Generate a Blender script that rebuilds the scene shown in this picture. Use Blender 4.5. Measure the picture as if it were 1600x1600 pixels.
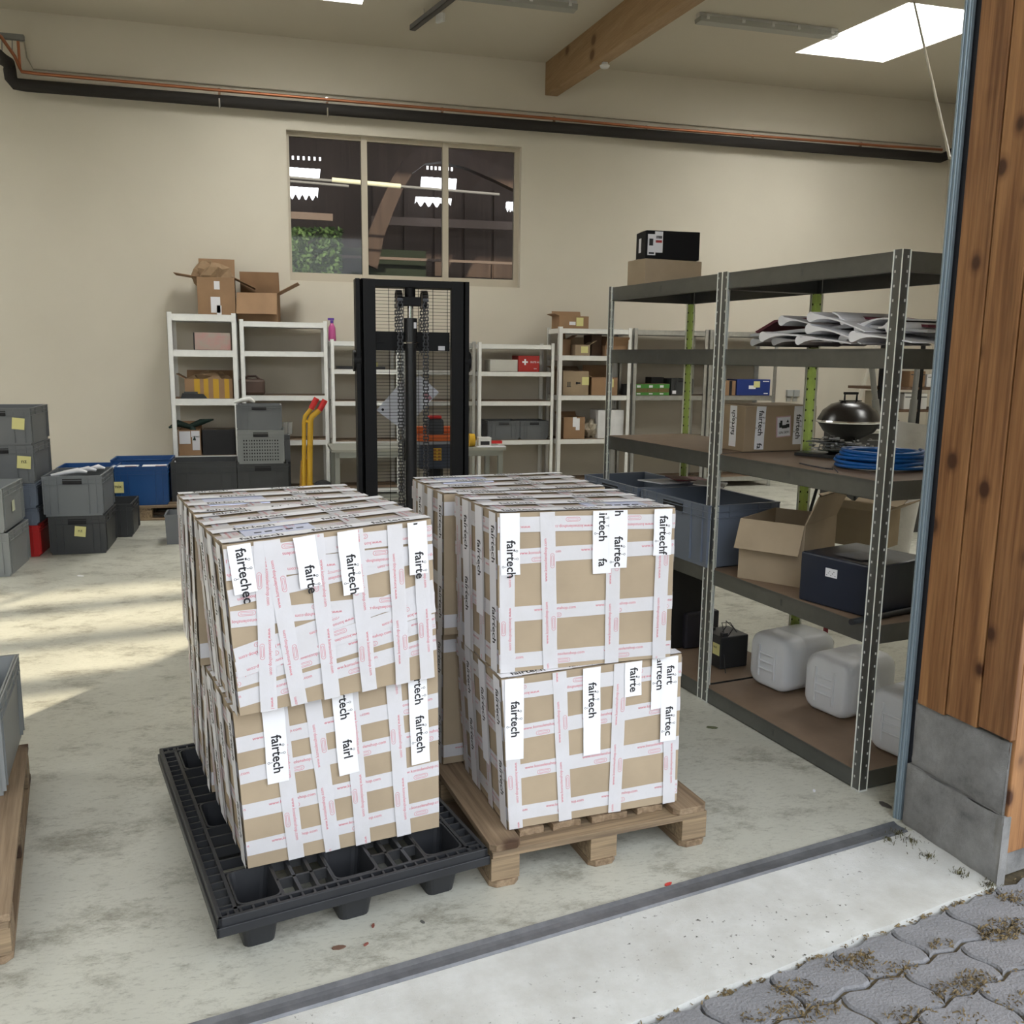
import bpy, bmesh, math, random
EXPO = 0.88; SKYL = 7.6; SKY = 2.2; SUN = 5.5; GLOW2 = 2.5; HALL = 10
from mathutils import Vector, Matrix
random.seed(7)
for o in list(bpy.data.objects): bpy.data.objects.remove(o, do_unlink=True)
sc = bpy.context.scene
COL = sc.collection
R = math.radians
PI = math.pi
V = Vector

# ------------------------------------------------------------------ camera
F = 1425.0; PITCH = .1683; ROLL = .0127; YAW = .265; CH = 1.64
_c, _s, _cr, _sr = math.cos(PITCH), math.sin(PITCH), math.cos(ROLL), math.sin(ROLL)
_fw = V((0, _c, -_s)); _up = V((0, _s, _c)); _rt = V((1, 0, 0))
_Rz = Matrix.Rotation(-YAW, 3, 'Z')
AX_R = _Rz @ (_cr*_rt + _sr*_up); AX_U = _Rz @ (-_sr*_rt + _cr*_up); AX_F = _Rz @ _fw
cam_d = bpy.data.cameras.new('camera'); cam = bpy.data.objects.new('camera', cam_d); COL.objects.link(cam)
cam_d.sensor_width = 36; cam_d.sensor_fit = 'HORIZONTAL'; cam_d.lens = 36*F/1600
cam_d.clip_start = .05; cam_d.clip_end = 200
cam.matrix_world = Matrix(((AX_R[0], AX_U[0], -AX_F[0], 0), (AX_R[1], AX_U[1], -AX_F[1], 0), (AX_R[2], AX_U[2], -AX_F[2], CH), (0, 0, 0, 1)))
sc.camera = cam

# ------------------------------------------------------------------ light and exposure
sc.view_settings.view_transform = 'Standard'; sc.view_settings.look = 'None'
sc.view_settings.gamma = 1; sc.view_settings.use_curve_mapping = False
sc.view_settings.exposure = EXPO
world = bpy.data.worlds.new('sky'); sc.world = world; world.use_nodes = True
_wn = world.node_tree; _bg = _wn.nodes['Background']
_tc = _wn.nodes.new('ShaderNodeTexCoord'); _sx = _wn.nodes.new('ShaderNodeSeparateXYZ'); _rp = _wn.nodes.new('ShaderNodeValToRGB')
_wn.links.new(_tc.outputs['Generated'], _sx.inputs[0]); _wn.links.new(_sx.outputs['Z'], _rp.inputs[0]); _wn.links.new(_rp.outputs[0], _bg.inputs[0])
_rp.color_ramp.elements[0].position = 0; _rp.color_ramp.elements[0].color = (.96, .975, 1, 1)
_rp.color_ramp.elements[1].position = 1; _rp.color_ramp.elements[1].color = (.78, .87, 1, 1)
_bg.inputs[1].default_value = SKY
sun_d = bpy.data.lights.new('sun', 'SUN'); sun = bpy.data.objects.new('sun', sun_d); COL.objects.link(sun)
sun_d.energy = SUN; sun_d.angle = R(1.1); sun_d.color = (1, .88, .66)
sun.rotation_euler = V((.7, 1, -.45)).to_track_quat('-Z', 'Y').to_euler()

# ------------------------------------------------------------------ picture point -> place in the room
def ray(x, y): return AX_F + (x-800)/F*AX_R - (y-800)/F*AX_U
def gnd(x, y, z=0.0):
    d = ray(x, y); t = (z-CH)/d.z; return V((t*d.x, t*d.y, z))
def ony(x, y, Y):
    d = ray(x, y); t = Y/d.y; return V((t*d.x, Y, CH+t*d.z))

# ------------------------------------------------------------------ mesh builder
class MB:
    def __init__(s): s.v = []; s.f = []; s.m = []
    def add(s, vs, fs, mi=0):
        n = len(s.v); s.v += [tuple(p) for p in vs]
        for f in fs: s.f.append(tuple(n+i for i in f)); s.m.append(mi)
        return s
    def hexa(s, p, mi=0):   # bottom 4 ccw, top 4 ccw
        return s.add(p, [(3, 2, 1, 0), (4, 5, 6, 7), (0, 1, 5, 4), (1, 2, 6, 5), (2, 3, 7, 6), (3, 0, 4, 7)], mi)
    def box(s, c, d, rz=0, mi=0, M=None):
        x, y, z = d[0]/2, d[1]/2, d[2]/2
        p = [V(q) for q in ((-x, -y, -z), (x, -y, -z), (x, y, -z), (-x, y, -z), (-x, -y, z), (x, -y, z), (x, y, z), (-x, y, z))]
        if M is not None: p = [M @ q for q in p]
        if rz: m = Matrix.Rotation(rz, 3, 'Z'); p = [m @ q for q in p]
        return s.hexa([q+V(c) for q in p], mi)
    def ab(s, a, b, mi=0):
        return s.box([(a[i]+b[i])/2 for i in range(3)], [abs(b[i]-a[i]) for i in range(3)], 0, mi)
    def cyl(s, a, b, r, r2=None, n=12, mi=0, caps=True):
        a = V(a); b = V(b); r2 = r if r2 is None else r2
        d = (b-a).normalized(); t = d.orthogonal().normalized(); u = d.cross(t)
        vs = []
        for c, q in ((a, r), (b, r2)):
            for i in range(n):
                w = 2*PI*i/n; vs.append(c+q*(math.cos(w)*t+math.sin(w)*u))
        fs = [(i, (i+1) % n, n+(i+1) % n, n+i) for i in range(n)]
        if caps: fs += [tuple(range(n-1, -1, -1)), tuple(range(n, 2*n))]
        return s.add(vs, fs, mi)
    def tube(s, pts, r, n=8, mi=0, closed=False):
        pts = [V(p) for p in pts]; k = len(pts); vs = []; t = None
        for i, p in enumerate(pts):
            a = pts[(i-1) % k] if (closed or i) else p; b = pts[(i+1) % k] if (closed or i < k-1) else p
            d = (b-a).normalized()
            t = d.orthogonal().normalized() if t is None else (t-d*t.dot(d)).normalized()
            u = d.cross(t); rr = r[i] if isinstance(r, (list, tuple)) else r
            for j in range(n):
                w = 2*PI*j/n; vs.append(p+rr*(math.cos(w)*t+math.sin(w)*u))
        fs = []
        for i in range(k if closed else k-1):
            for j in range(n):
                A = i*n+j; B = i*n+(j+1) % n; C = ((i+1) % k)*n
                fs.append((A, B, C+(j+1) % n, C+j))
        if not closed: fs += [tuple(range(n-1, -1, -1)), tuple(range((k-1)*n, k*n))]
        return s.add(vs, fs, mi)
    def lathe(s, prof, c=(0, 0, 0), n=24, mi=0):
        vs = []
        for r, z in prof:
            for i in range(n):
                w = 2*PI*i/n; vs.append((c[0]+r*math.cos(w), c[1]+r*math.sin(w), c[2]+z))
        fs = [(k*n+i, k*n+(i+1) % n, (k+1)*n+(i+1) % n, (k+1)*n+i) for k in range(len(prof)-1) for i in range(n)]
        return s.add(vs, fs, mi)
    def grid(s, fn, nu, nv, mi=0):
        vs = [fn(i/nu, j/nv) for j in range(nv+1) for i in range(nu+1)]
        fs = [(j*(nu+1)+i, j*(nu+1)+i+1, (j+1)*(nu+1)+i+1, (j+1)*(nu+1)+i) for j in range(nv) for i in range(nu)]
        return s.add(vs, fs, mi)
    def prism(s, pts, z0, z1, mi=0):     # 2d outline, ccw
        n = len(pts); vs = [(p[0], p[1], z0) for p in pts]+[(p[0], p[1], z1) for p in pts]
        return s.add(vs, [tuple(range(n-1, -1, -1)), tuple(range(n, 2*n))]+[(i, (i+1) % n, n+(i+1) % n, n+i) for i in range(n)], mi)
    def extrude(s, pts, d, mi=0):        # 3d outline swept by the vector d
        n = len(pts); d = V(d); vs = [V(p) for p in pts]+[V(p)+d for p in pts]
        return s.add(vs, [tuple(range(n-1, -1, -1)), tuple(range(n, 2*n))]+[(i, (i+1) % n, n+(i+1) % n, n+i) for i in range(n)], mi)
    def xf(s, M):
        s.v = [tuple(M @ V(p)) for p in s.v]; return s
    def build(s, name, mats, parent=None, loc=None, rz=0, smooth=False, bevel=0, fix=True):
        me = bpy.data.meshes.new(name); me.from_pydata(s.v, [], s.f)
        if not isinstance(mats, (list, tuple)): mats = [mats]
        for m in mats: me.materials.append(m)
        if len(mats) > 1: me.polygons.foreach_set('material_index', s.m)
        if fix and len(s.f) < 20000:
            bm = bmesh.new(); bm.from_mesh(me); bmesh.ops.recalc_face_normals(bm, faces=bm.faces); bm.to_mesh(me); bm.free()
        if smooth:
            me.polygons.foreach_set('use_smooth', [True]*len(me.polygons))
            try: me.set_sharp_from_angle(angle=R(smooth if smooth > 1 else 40))
            except Exception: pass
        me.update()
        o = bpy.data.objects.new(name, me); COL.objects.link(o)
        if parent: o.parent = parent
        if loc is not None: o.location = loc
        if rz: o.rotation_euler = (0, 0, rz)
        if bevel:
            b = o.modifiers.new('bevel', 'BEVEL'); b.width = bevel; b.segments = 2; b.limit_method = 'ANGLE'; b.angle_limit = R(40)
        return o

def tag(o, label=None, cat=None, group=None, kind=None):
    if label: o['label'] = label
    if cat: o['category'] = cat
    if group: o['group'] = group
    if kind: o['kind'] = kind
    return o
def thing(name, label, cat, loc=(0, 0, 0), rz=0, group=None):
    o = bpy.data.objects.new(name, None); COL.objects.link(o); o.empty_display_size = .05
    o.location = loc; o.rotation_euler = (0, 0, rz)
    return tag(o, label, cat, group)
def struct(name, mb, mats, **k):
    return tag(mb.build(name, mats, **k), kind='structure')
def share(o, parent=None, loc=None, rz=None, name=None):
    c = o.copy(); COL.objects.link(c)
    if parent is not None: c.parent = parent
    if loc is not None: c.location = loc
    if rz is not None: c.rotation_euler = (0, 0, rz)
    return c

# ------------------------------------------------------------------ materials
MATS = {}
def mat(name, col, rough=.6, metal=0, noise=0, nscale=8, col2=None, bump=0, bscale=None, stretch=None, emit=0, trans=0, alpha=1, spec=.5, coat=0, detail=4):
    if name in MATS: return MATS[name]
    m = bpy.data.materials.new(name); m.use_nodes = True; nt = m.node_tree; b = nt.nodes['Principled BSDF']
    b.inputs['Base Color'].default_value = (*col, 1); b.inputs['Roughness'].default_value = rough; b.inputs['Metallic'].default_value = metal
    b.inputs['Specular IOR Level'].default_value = spec
    if coat: b.inputs['Coat Weight'].default_value = coat
    if trans: b.inputs['Transmission Weight'].default_value = trans
    if alpha < 1: b.inputs['Alpha'].default_value = alpha
    if emit: b.inputs['Emission Color'].default_value = (*col, 1); b.inputs['Emission Strength'].default_value = emit
    if noise or bump:
        tc = nt.nodes.new('ShaderNodeTexCoord'); mp = nt.nodes.new('ShaderNodeMapping')
        nt.links.new(tc.outputs['Object'], mp.inputs[0])
        if stretch: mp.inputs['Scale'].default_value = stretch
    if noise:
        n = nt.nodes.new('ShaderNodeTexNoise'); n.inputs['Scale'].default_value = nscale; n.inputs['Detail'].default_value = detail
        nt.links.new(mp.outputs[0], n.inputs[0])
        c2 = col2 or tuple(c*.6 for c in col)
        r = nt.nodes.new('ShaderNodeValToRGB'); nt.links.new(n.outputs[0], r.inputs[0])
        r.color_ramp.elements[0].position = .5-.35/max(noise, .01)*.5 if noise > 1 else .3
        r.color_ramp.elements[1].position = .7
        r.color_ramp.elements[0].color = (*[c2[i]*noise+col[i]*(1-noise) if noise <= 1 else c2[i] for i in range(3)], 1)
        r.color_ramp.elements[1].color = (*col, 1)
        nt.links.new(r.outputs[0], b.inputs['Base Color'])
    if bump:
        n2 = nt.nodes.new('ShaderNodeTexNoise'); n2.inputs['Scale'].default_value = bscale or nscale*4; n2.inputs['Detail'].default_value = 3
        nt.links.new(mp.outputs[0], n2.inputs[0])
        bp = nt.nodes.new('ShaderNodeBump'); bp.inputs['Strength'].default_value = bump; bp.inputs['Distance'].default_value = .01
        nt.links.new(n2.outputs[0], bp.inputs['Height']); nt.links.new(bp.outputs[0], b.inputs['Normal'])
    MATS[name] = m; return m
def ramp(nt, src, stops):
    r = nt.nodes.new('ShaderNodeValToRGB'); nt.links.new(src, r.inputs[0]); e = r.color_ramp.elements
    e[0].position, e[0].color = stops[0][0], (*stops[0][1], 1); e[1].position, e[1].color = stops[-1][0], (*stops[-1][1], 1)
    for p, c in stops[1:-1]: q = e.new(p); q.color = (*c, 1)
    return r.outputs[0]
def mixn(nt, f, a, b, typ='MIX'):
    m = nt.nodes.new('ShaderNodeMix'); m.data_type = 'RGBA'; m.blend_type = typ
    if hasattr(f, 'node'): nt.links.new(f, m.inputs[0])
    else: m.inputs[0].default_value = f
    for i, v in ((6, a), (7, b)):
        if hasattr(v, 'node'): nt.links.new(v, m.inputs[i])
        else: m.inputs[i].default_value = (*v, 1)
    return m.outputs[2]
def coords(nt, scale=(1, 1, 1), rnd=False, rot=(0, 0, 0), src='Object'):
    tc = nt.nodes.new('ShaderNodeTexCoord'); mp = nt.nodes.new('ShaderNodeMapping'); nt.links.new(tc.outputs[src], mp.inputs[0])
    mp.inputs['Scale'].default_value = scale; mp.inputs['Rotation'].default_value = rot
    if rnd:
        oi = nt.nodes.new('ShaderNodeObjectInfo'); mu = nt.nodes.new('ShaderNodeVectorMath'); mu.operation = 'SCALE'
        cx = nt.nodes.new('ShaderNodeCombineXYZ')
        for i in range(3): nt.links.new(oi.outputs['Random'], cx.inputs[i])
        nt.links.new(cx.outputs[0], mu.inputs[0]); mu.inputs['Scale'].default_value = 37
        nt.links.new(mu.outputs[0], mp.inputs['Location'])
    return mp.outputs[0]
def noise(nt, co, scale, detail=4, rough=.5):
    n = nt.nodes.new('ShaderNodeTexNoise'); n.inputs['Scale'].default_value = scale; n.inputs['Detail'].default_value = detail; n.inputs['Roughness'].default_value = rough
    nt.links.new(co, n.inputs[0]); return n.outputs[0]
def voro(nt, co, scale, out='Distance', rnd=1):
    n = nt.nodes.new('ShaderNodeTexVoronoi'); n.inputs['Scale'].default_value = scale; n.inputs['Randomness'].default_value = rnd; nt.links.new(co, n.inputs[0]); return n.outputs[out]
def bumpn(nt, h, st, dist=.01):
    b = nt.nodes.new('ShaderNodeBump'); b.inputs['Strength'].default_value = st; b.inputs['Distance'].default_value = dist; nt.links.new(h, b.inputs['Height']); return b.outputs[0]
def newmat(name, rough=.6, metal=0):
    m = bpy.data.materials.new(name); m.use_nodes = True; nt = m.node_tree; b = nt.nodes['Principled BSDF']
    b.inputs['Roughness'].default_value = rough; b.inputs['Metallic'].default_value = metal; MATS[name] = m
    return m, nt, b

def floor_mat():
    m, nt, b = newmat('painted_concrete_floor', .42)
    co = coords(nt); base = ramp(nt, noise(nt, co, 1.6, 6, .6), [(.3, (.47, .465, .40)), (.7, (.57, .565, .49))])
    sc1 = ramp(nt, noise(nt, coords(nt, (3, 9, 1), rot=(0, 0, .3)), 9, 8, .75), [(.32, (.12, .11, .09)), (.46, (1, 1, 1))])
    c = mixn(nt, .45, base, sc1, 'MULTIPLY')
    sp = ramp(nt, noise(nt, coords(nt, (1, 1, 1)), 38, 6, .8), [(.28, (.2, .18, .15)), (.36, (1, 1, 1))])
    c = mixn(nt, .6, c, sp, 'MULTIPLY')
    c = mixn(nt, .75, c, ramp(nt, noise(nt, coords(nt, (1, 1.6, 1), rot=(0, 0, .8)), 3.1, 12, .82), [(.38, (.42, .40, .36)), (.50, (1, 1, 1))]), 'MULTIPLY'); nt.links.new(c, b.inputs['Base Color'])
    nt.links.new(bumpn(nt, noise(nt, co, 60, 5, .7), .25, .004), b.inputs['Normal'])
    nt.links.new(ramp(nt, noise(nt, co, 3, 5), [(.3, (.34,)*3), (.7, (.6,)*3)]), b.inputs['Roughness'])
    return m
def apron_mat():
    m, nt, b = newmat('white_concrete_apron', .85)
    co = coords(nt); base = ramp(nt, noise(nt, co, 4, 8, .65), [(.3, (.48, .47, .43)), (.55, (.60, .60, .57)), (.75, (.70, .70, .68))])
    cl = ramp(nt, noise(nt, co, 2.2, 2), [(.50, (1, 1, 1)), (.60, (0, 0, 0))])
    sp = ramp(nt, noise(nt, co, 55, 3, .6), [(.30, (.12, .11, .09)), (.36, (1, 1, 1))])
    sp = mixn(nt, cl, sp, (1, 1, 1))
    c = mixn(nt, 1, base, sp, 'MULTIPLY'); nt.links.new(c, b.inputs['Base Color'])
    nt.links.new(bumpn(nt, noise(nt, co, 90, 5, .8), .5, .006), b.inputs['Normal']); return m
def conc_mat():
    m, nt, b = newmat('raw_concrete_block', .9)
    co = coords(nt); base = ramp(nt, noise(nt, co, 5, 8, .7), [(.28, (.24, .235, .23)), (.45, (.50, .495, .48)), (.72, (.78, .775, .76))])
    st = ramp(nt, noise(nt, coords(nt, (9, 9, .8)), 1.2, 3), [(.62, (1, 1, 1)), (.72, (.55, .48, .32))])
    c = mixn(nt, .8, base, st, 'MULTIPLY'); nt.links.new(c, b.inputs['Base Color'])
    h = noise(nt, co, 30, 10, .9); nt.links.new(bumpn(nt, h, 1, .03), b.inputs['Normal']); return m
def wood_mat(name, cols, knots=True, rough=.6, axis=2, sc_=1.0, kscale=5.2, grain=1.0):
    m, nt, b = newmat(name, rough)
    s = [11*sc_]*3; s[axis] = .9*sc_
    co = coords(nt, tuple(s), rnd=True)
    d = noise(nt, co, 1.0, 5, .55)
    f = [70*sc_]*3; f[axis] = 2.5*sc_
    g = noise(nt, coords(nt, tuple(f), rnd=True), 1, 4, .6)
    c = mixn(nt, .5*grain, ramp(nt, d, [(.28, cols[0]), (.5, cols[1]), (.72, cols[2])]), ramp(nt, g, [(.35, cols[0]), (.65, cols[2])]))
    if knots:
        k = [kscale*1.35]*3; k[axis] = kscale
        v = voro(nt, coords(nt, tuple(k), rnd=True), 1)
        c = mixn(nt, ramp(nt, v, [(.11, (1, 1, 1)), (.17, (.35, .35, .35)), (.27, (0, 0, 0))]), c, (cols[0][0]*.5, cols[0][1]*.38, cols[0][2]*.3))
    nt.links.new(c, b.inputs['Base Color']); nt.links.new(bumpn(nt, g, .25, .003), b.inputs['Normal']); return m
def carton_mat(name='cardboard', col=(.36, .27, .175)):
    m, nt, b = newmat(name, .8)
    co = coords(nt, rnd=True)
    c = ramp(nt, noise(nt, co, 5, 5), [(.3, tuple(x*.88 for x in col)), (.7, tuple(min(1, x*1.08) for x in col))])
    nt.links.new(c, b.inputs['Base Color']); nt.links.new(bumpn(nt, noise(nt, coords(nt, (1, 1, 60)), 3, 2), .08, .003), b.inputs['Normal']); return m
def galv_mat(name, col, rough, spots=.5, metal=.9):
    m, nt, b = newmat(name, rough, metal)
    co = coords(nt, rnd=True)
    c = mixn(nt, spots, (1, 1, 1), ramp(nt, noise(nt, co, 14, 4, .7), [(.3, (.6, .6, .62)), (.7, (1, 1, 1))]), 'MULTIPLY')
    nt.links.new(mixn(nt, 1, c, col, 'MULTIPLY'), b.inputs['Base Color'])
    nt.links.new(ramp(nt, noise(nt, co, 9, 3), [(.3, (rough*.9,)*3), (.7, (rough*1.15,)*3)]), b.inputs['Roughness']); return m
M_FLOOR = floor_mat(); M_APRON = apron_mat(); M_CONC = conc_mat()
M_WALL = mat('cream_plaster', (.69, .64, .54), .9, noise=.12, nscale=1.3, bump=.05, bscale=60)
M_CEIL = mat('ceiling_paint_shaded', (.62, .575, .48), .9)  # same paint as the walls, its shade darkened into the colour
M_SHAFT = mat('white_shaft', (.82, .82, .80), .8)
M_CEDAR = wood_mat('cedar_plank', [(.12, .048, .016), (.27, .118, .042), (.44, .225, .09)], rough=.5)
M_GLU = wood_mat('glulam', [(.28, .17, .075), (.36, .225, .11), (.42, .28, .15)], axis=1, rough=.6, kscale=2.2)
M_PAL = wood_mat('pallet_wood', [(.13, .085, .05), (.25, .17, .10), (.36, .265, .17)], axis=1, rough=.8, kscale=2.6)
M_PALX = wood_mat('pallet_wood_cross', [(.10, .07, .045), (.22, .155, .095), (.40, .29, .17)], axis=0, rough=.8, kscale=2.6)
M_PAVE = mat('paver_concrete', (.245, .245, .255), .9, noise=.6, nscale=9, bump=.5, bscale=120, detail=8)
M_JOINT = mat('joint_soil', (.06, .048, .03), .95, noise=.8, nscale=40, col2=(.16, .12, .06))
M_STRAW = mat('dry_weed', (.26, .19, .09), .9, noise=1, nscale=60, col2=(.07, .05, .025))
M_BLUESTEEL = mat('blue_grey_steel', (.27, .34, .39), .38, .35)
M_RUBBER = mat('dark_rubber', (.02, .022, .03), .6)
M_RAIL = galv_mat('rail_steel', (.27, .28, .30), .5, .8, .7)
M_GALV = galv_mat('galvanised_steel', (.62, .63, .62), .34, .5)
M_GALVB = galv_mat('glare_galvanised', (.93, .93, .90), .42, .15, .25)  # galvanised steel whitened: the glare on the rack fronts is in the colour
M_GALVD = galv_mat('dark_galvanised', (.19, .195, .19), .34, .35)
M_BRIGHTEDGE = galv_mat('zinc_edge', (.93, .95, .88), .4, .1, .3)
M_HOLE = mat('hole_dark', (.012, .012, .014), .8)
M_HOLEL = mat('hole_light', (.62, .63, .60), .7)
M_HDF = mat('hardboard_shelf', (.24, .165, .11), .65, noise=.3, nscale=12)
M_CARD = carton_mat(); M_CARD2 = carton_mat('cardboard_brown', (.33, .20, .11)); M_CARD3 = carton_mat('cardboard_light', (.40, .315, .215))
M_CARDIN = mat('cardboard_inside', (.30, .215, .13), .9)
M_TAPE = mat('clear_white_tape', (.76, .755, .785), .28, noise=.35, nscale=14, col2=(.66, .64, .64), bump=.12, bscale=30, alpha=.84)
M_LABEL = mat('white_label_tape', (.86, .86, .89), .45)
M_INKR = mat('red_print', (.62, .16, .20), .5)
M_INKB = mat('black_print', (.012, .012, .015), .5)
M_PAPER = mat('white_paper', (.78, .78, .82), .7)
M_NOTE = mat('yellow_note', (.72, .68, .30), .8)
M_BLK = mat('black_plastic', (.018, .019, .022), .42, noise=.4, nscale=10, col2=(.03, .032, .036))
M_BLKS = mat('black_paint', (.009, .009, .010), .5, spec=.2)
M_GREY = mat('grey_crate_plastic', (.155, .165, .175), .45, noise=.2, nscale=6)
M_LGREY = mat('light_grey_crate_plastic', (.27, .285, .285), .45, noise=.2, nscale=6)
M_SLATE = mat('slate_crate_plastic', (.17, .20, .26), .4, noise=.25, nscale=6)
M_DGREY = mat('dark_grey_crate_plastic', (.05, .053, .056), .45, noise=.2, nscale=6)
M_BLUE = mat('blue_crate_plastic', (.012, .075, .25), .4)
M_RED = mat('red_plastic', (.55, .02, .02), .45)
M_YEL = mat('yellow_paint', (.58, .34, .02), .45)
M_ORANGE = mat('orange_plastic', (.62, .12, .02), .5)
M_CHROME = mat('chrome', (.8, .8, .82), .15, 1)
M_COPPER = mat('copper_pipe', (.52, .20, .10), .4, .7)
M_INSUL = mat('black_pipe_insulation', (.025, .022, .02), .8)
M_BRASS = mat('bracket_brown', (.28, .15, .08), .6)
M_WHITE = mat('white_plastic', (.72, .72, .70), .5)
M_CAN = mat('translucent_canister', (.80, .83, .88), .4, noise=.15, nscale=4, bump=.1, bscale=10)
M_NAVY = mat('navy_film', (.018, .024, .042), .32, noise=.3, nscale=5, bump=.1, bscale=14)
M_HOSE = mat('blue_hose', (.004, .11, .42), .35)
M_DWOOD = wood_mat('dark_hall_wood', [(.035, .02, .014), (.06, .036, .026), (.09, .056, .04)], knots=False, axis=2, sc_=.5)
M_LEAF = mat('leaf_green', (.05, .10, .022), .7, noise=1, nscale=6, col2=(.012, .03, .008))
M_LEAFB = mat('leaf_bright', (.11, .19, .045), .6, noise=1, nscale=3, col2=(.03, .07, .015))
M_GLOW = mat('skylight_panel', (1, 1, .97), .5, emit=SKYL)
M_GLOW2 = mat('corrugated_skylight_panel', (.93, .97, 1), .5, emit=GLOW2)
M_LAMP = mat('lamp_cover', (.44, .44, .40), .3, alpha=.75)
M_TUBE = mat('fluorescent_tube', (.62, .61, .55), .4)
M_GLASS = mat('window_glass', (.02, .02, .022), .03, alpha=.3, spec=.6)
M_FOAM = mat('white_foam', (.80, .80, .80), .9, noise=.3, nscale=10, bump=.3, bscale=40)
M_KRAFT = mat('kraft_paper', (.36, .24, .14), .85, noise=.5, nscale=20)

# ------------------------------------------------------------------ the hall
YW = 11.25; ZW = 5.142; SL = .0657; XL = -9.0; XR = 9.25
TA = R(10.7)
def fl(x): return 2.60+math.tan(TA)*(x-2.18)      # line of the door wall
def cz(y): return ZW-SL*(YW-y)
m = MB(); m.prism([(XL-.2, fl(XL)-.25), (XR+.2, fl(XR)-.25), (XR+.2, YW), (XL-.2, YW)], -.12, 0)
struct('floor', m, M_FLOOR)
# back wall with the opening of the inner window
wx0, wx1, wz0, wz1 = ony(447, 202, YW).x, ony(815, 230, YW).x, ony(811, 447, YW).z-.02, ony(630, 216, YW).z
m = MB(); t = .16
m.ab((XL, YW, 0), (wx0, YW+t, ZW+.3)); m.ab((wx1, YW, 0), (XR, YW+t, ZW+.3)); m.ab((wx0, YW, 0), (wx1, YW+t, wz0)); m.ab((wx0, YW, wz1), (wx1, YW+t, ZW+.3))
struct('wall_back', m, M_WALL)
m = MB(); m.ab((XR, 3.3, 0), (XR+.2, YW+.2, ZW+.3)); struct('wall_right', m, M_WALL)
m = MB(); m.ab((XL-.2, -.2, 0), (XL, YW+.2, ZW+.3)); struct('wall_left', m, M_WALL)
# door wall: piers left and right of the opening, header, and the glazed bay to the left
D = V((math.cos(TA), math.sin(TA), 0)); N = V((-math.sin(TA), math.cos(TA), 0))
def wseg(mb, x0, x1, z0, z1, th=.2):
    a = V((x0, fl(x0), 0)); b = V((x1, fl(x1), 0)); q = N*(-th)
    mb.hexa([a+q+V((0, 0, z0)), b+q+V((0, 0, z0)), b+V((0, 0, z0)), a+V((0, 0, z0)), a+q+V((0, 0, z1)), b+q+V((0, 0, z1)), b+V((0, 0, z1)), a+V((0, 0, z1))])
WX0, WX1, WZ0, WZ1 = -8.0, -2.95, 1.06, 2.62
DH = 4.15
m = MB()
wseg(m, XL, WX0, 0, 4.8); wseg(m, WX0, WX1, 0, WZ0); wseg(m, WX0, WX1, WZ1, 4.8); wseg(m, WX1, -2.55, 0, 4.8)
wseg(m, -2.55, 2.2, DH, 4.8); struct('wall_front', m, M_WALL)
m = MB()
m.hexa([V((2.26, 2.30, 0)), V((XR, fl(XR)-.38, 0)), V((XR, fl(XR), 0)), V((2.21, 2.60, 0)), V((2.26, 2.30, 4.6)), V((XR, fl(XR)-.45, 4.6)), V((XR, fl(XR), 4.6)), V((2.21, 2.60, 4.6))])
struct('wall_front', m, M_WALL)
m = MB()
for z in (WZ0+.03, 1.46, 1.86, 2.26, WZ1-.03): wseg(m, WX0, WX1, z-.055, z+.055, .06)
for x in (WX0+.02, -5.5, WX1-.06): wseg(m, x, x+.05, WZ0, WZ1, .06)
struct('window_2', m, M_WHITE)
# ceiling, pitched down towards the door, with the skylight wells
m = MB(); sky = [(cx0, cx0+1.14, y0, y0+1.9) for cx0 in (-5.45, -.09, 5.87) for y0 in (7.85, )]+[(cx0, cx0+1.14, 4.3, 6.1) for cx0 in (-5.45, 5.87)]
xs = sorted({XL, XR}|{s[0] for s in sky}|{s[1] for s in sky}); ys = sorted({-.2, YW}|{s[2] for s in sky}|{s[3] for s in sky})
for i in range(len(xs)-1):
    for j in range(len(ys)-1):
        mx, my = (xs[i]+xs[i+1])/2, (ys[j]+ys[j+1])/2
        if any(a < mx < b and c < my < d for a, b, c, d in sky): continue
        a, b, c, d = xs[i], xs[i+1], ys[j], ys[j+1]
        m.add([(a, c, cz(c)), (b, c, cz(c)), (b, d, cz(d)), (a, d, cz(d)), (a, c, cz(c)+.1), (b, c, cz(c)+.1), (b, d, cz(d)+.1), (a, d, cz(d)+.1)], [(3, 2, 1, 0), (4, 5, 6, 7)])
struct('ceiling', m, M_CEIL, fix=False)
for k, (a, b, c, d) in enumerate(sky):
    m = MB(); h = .55
    for p, q in (((a, c), (b, c)), ((b, c), (b, d)), ((b, d), (a, d)), ((a, d), (a, c))):
        m.add([(*p, cz(p[1])), (*q, cz(q[1])), (*q, cz(q[1])+h), (*p, cz(p[1])+h)], [(0, 1, 2, 3)])
    w = struct('window_%d' % (3+k), m, M_SHAFT, fix=False)
    g = MB(); g.add([(a, c, cz(c)+h), (b, c, cz(c)+h), (b, d, cz(d)+h), (a, d, cz(d)+h)], [(3, 2, 1, 0)]); g.build('opal_panel', M_GLOW, w, fix=False)
# small wooden curb end seen in the right skylight
_q = ony(1450, 2, 7.82); m = MB(); m.box((_q.x-.05, 7.82, _q.z+.01), (.30, .06, .05)); tag(m.build('skylight_curb', M_GLU), 'short wooden curb piece at the near edge of the right skylight', 'curb')
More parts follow.
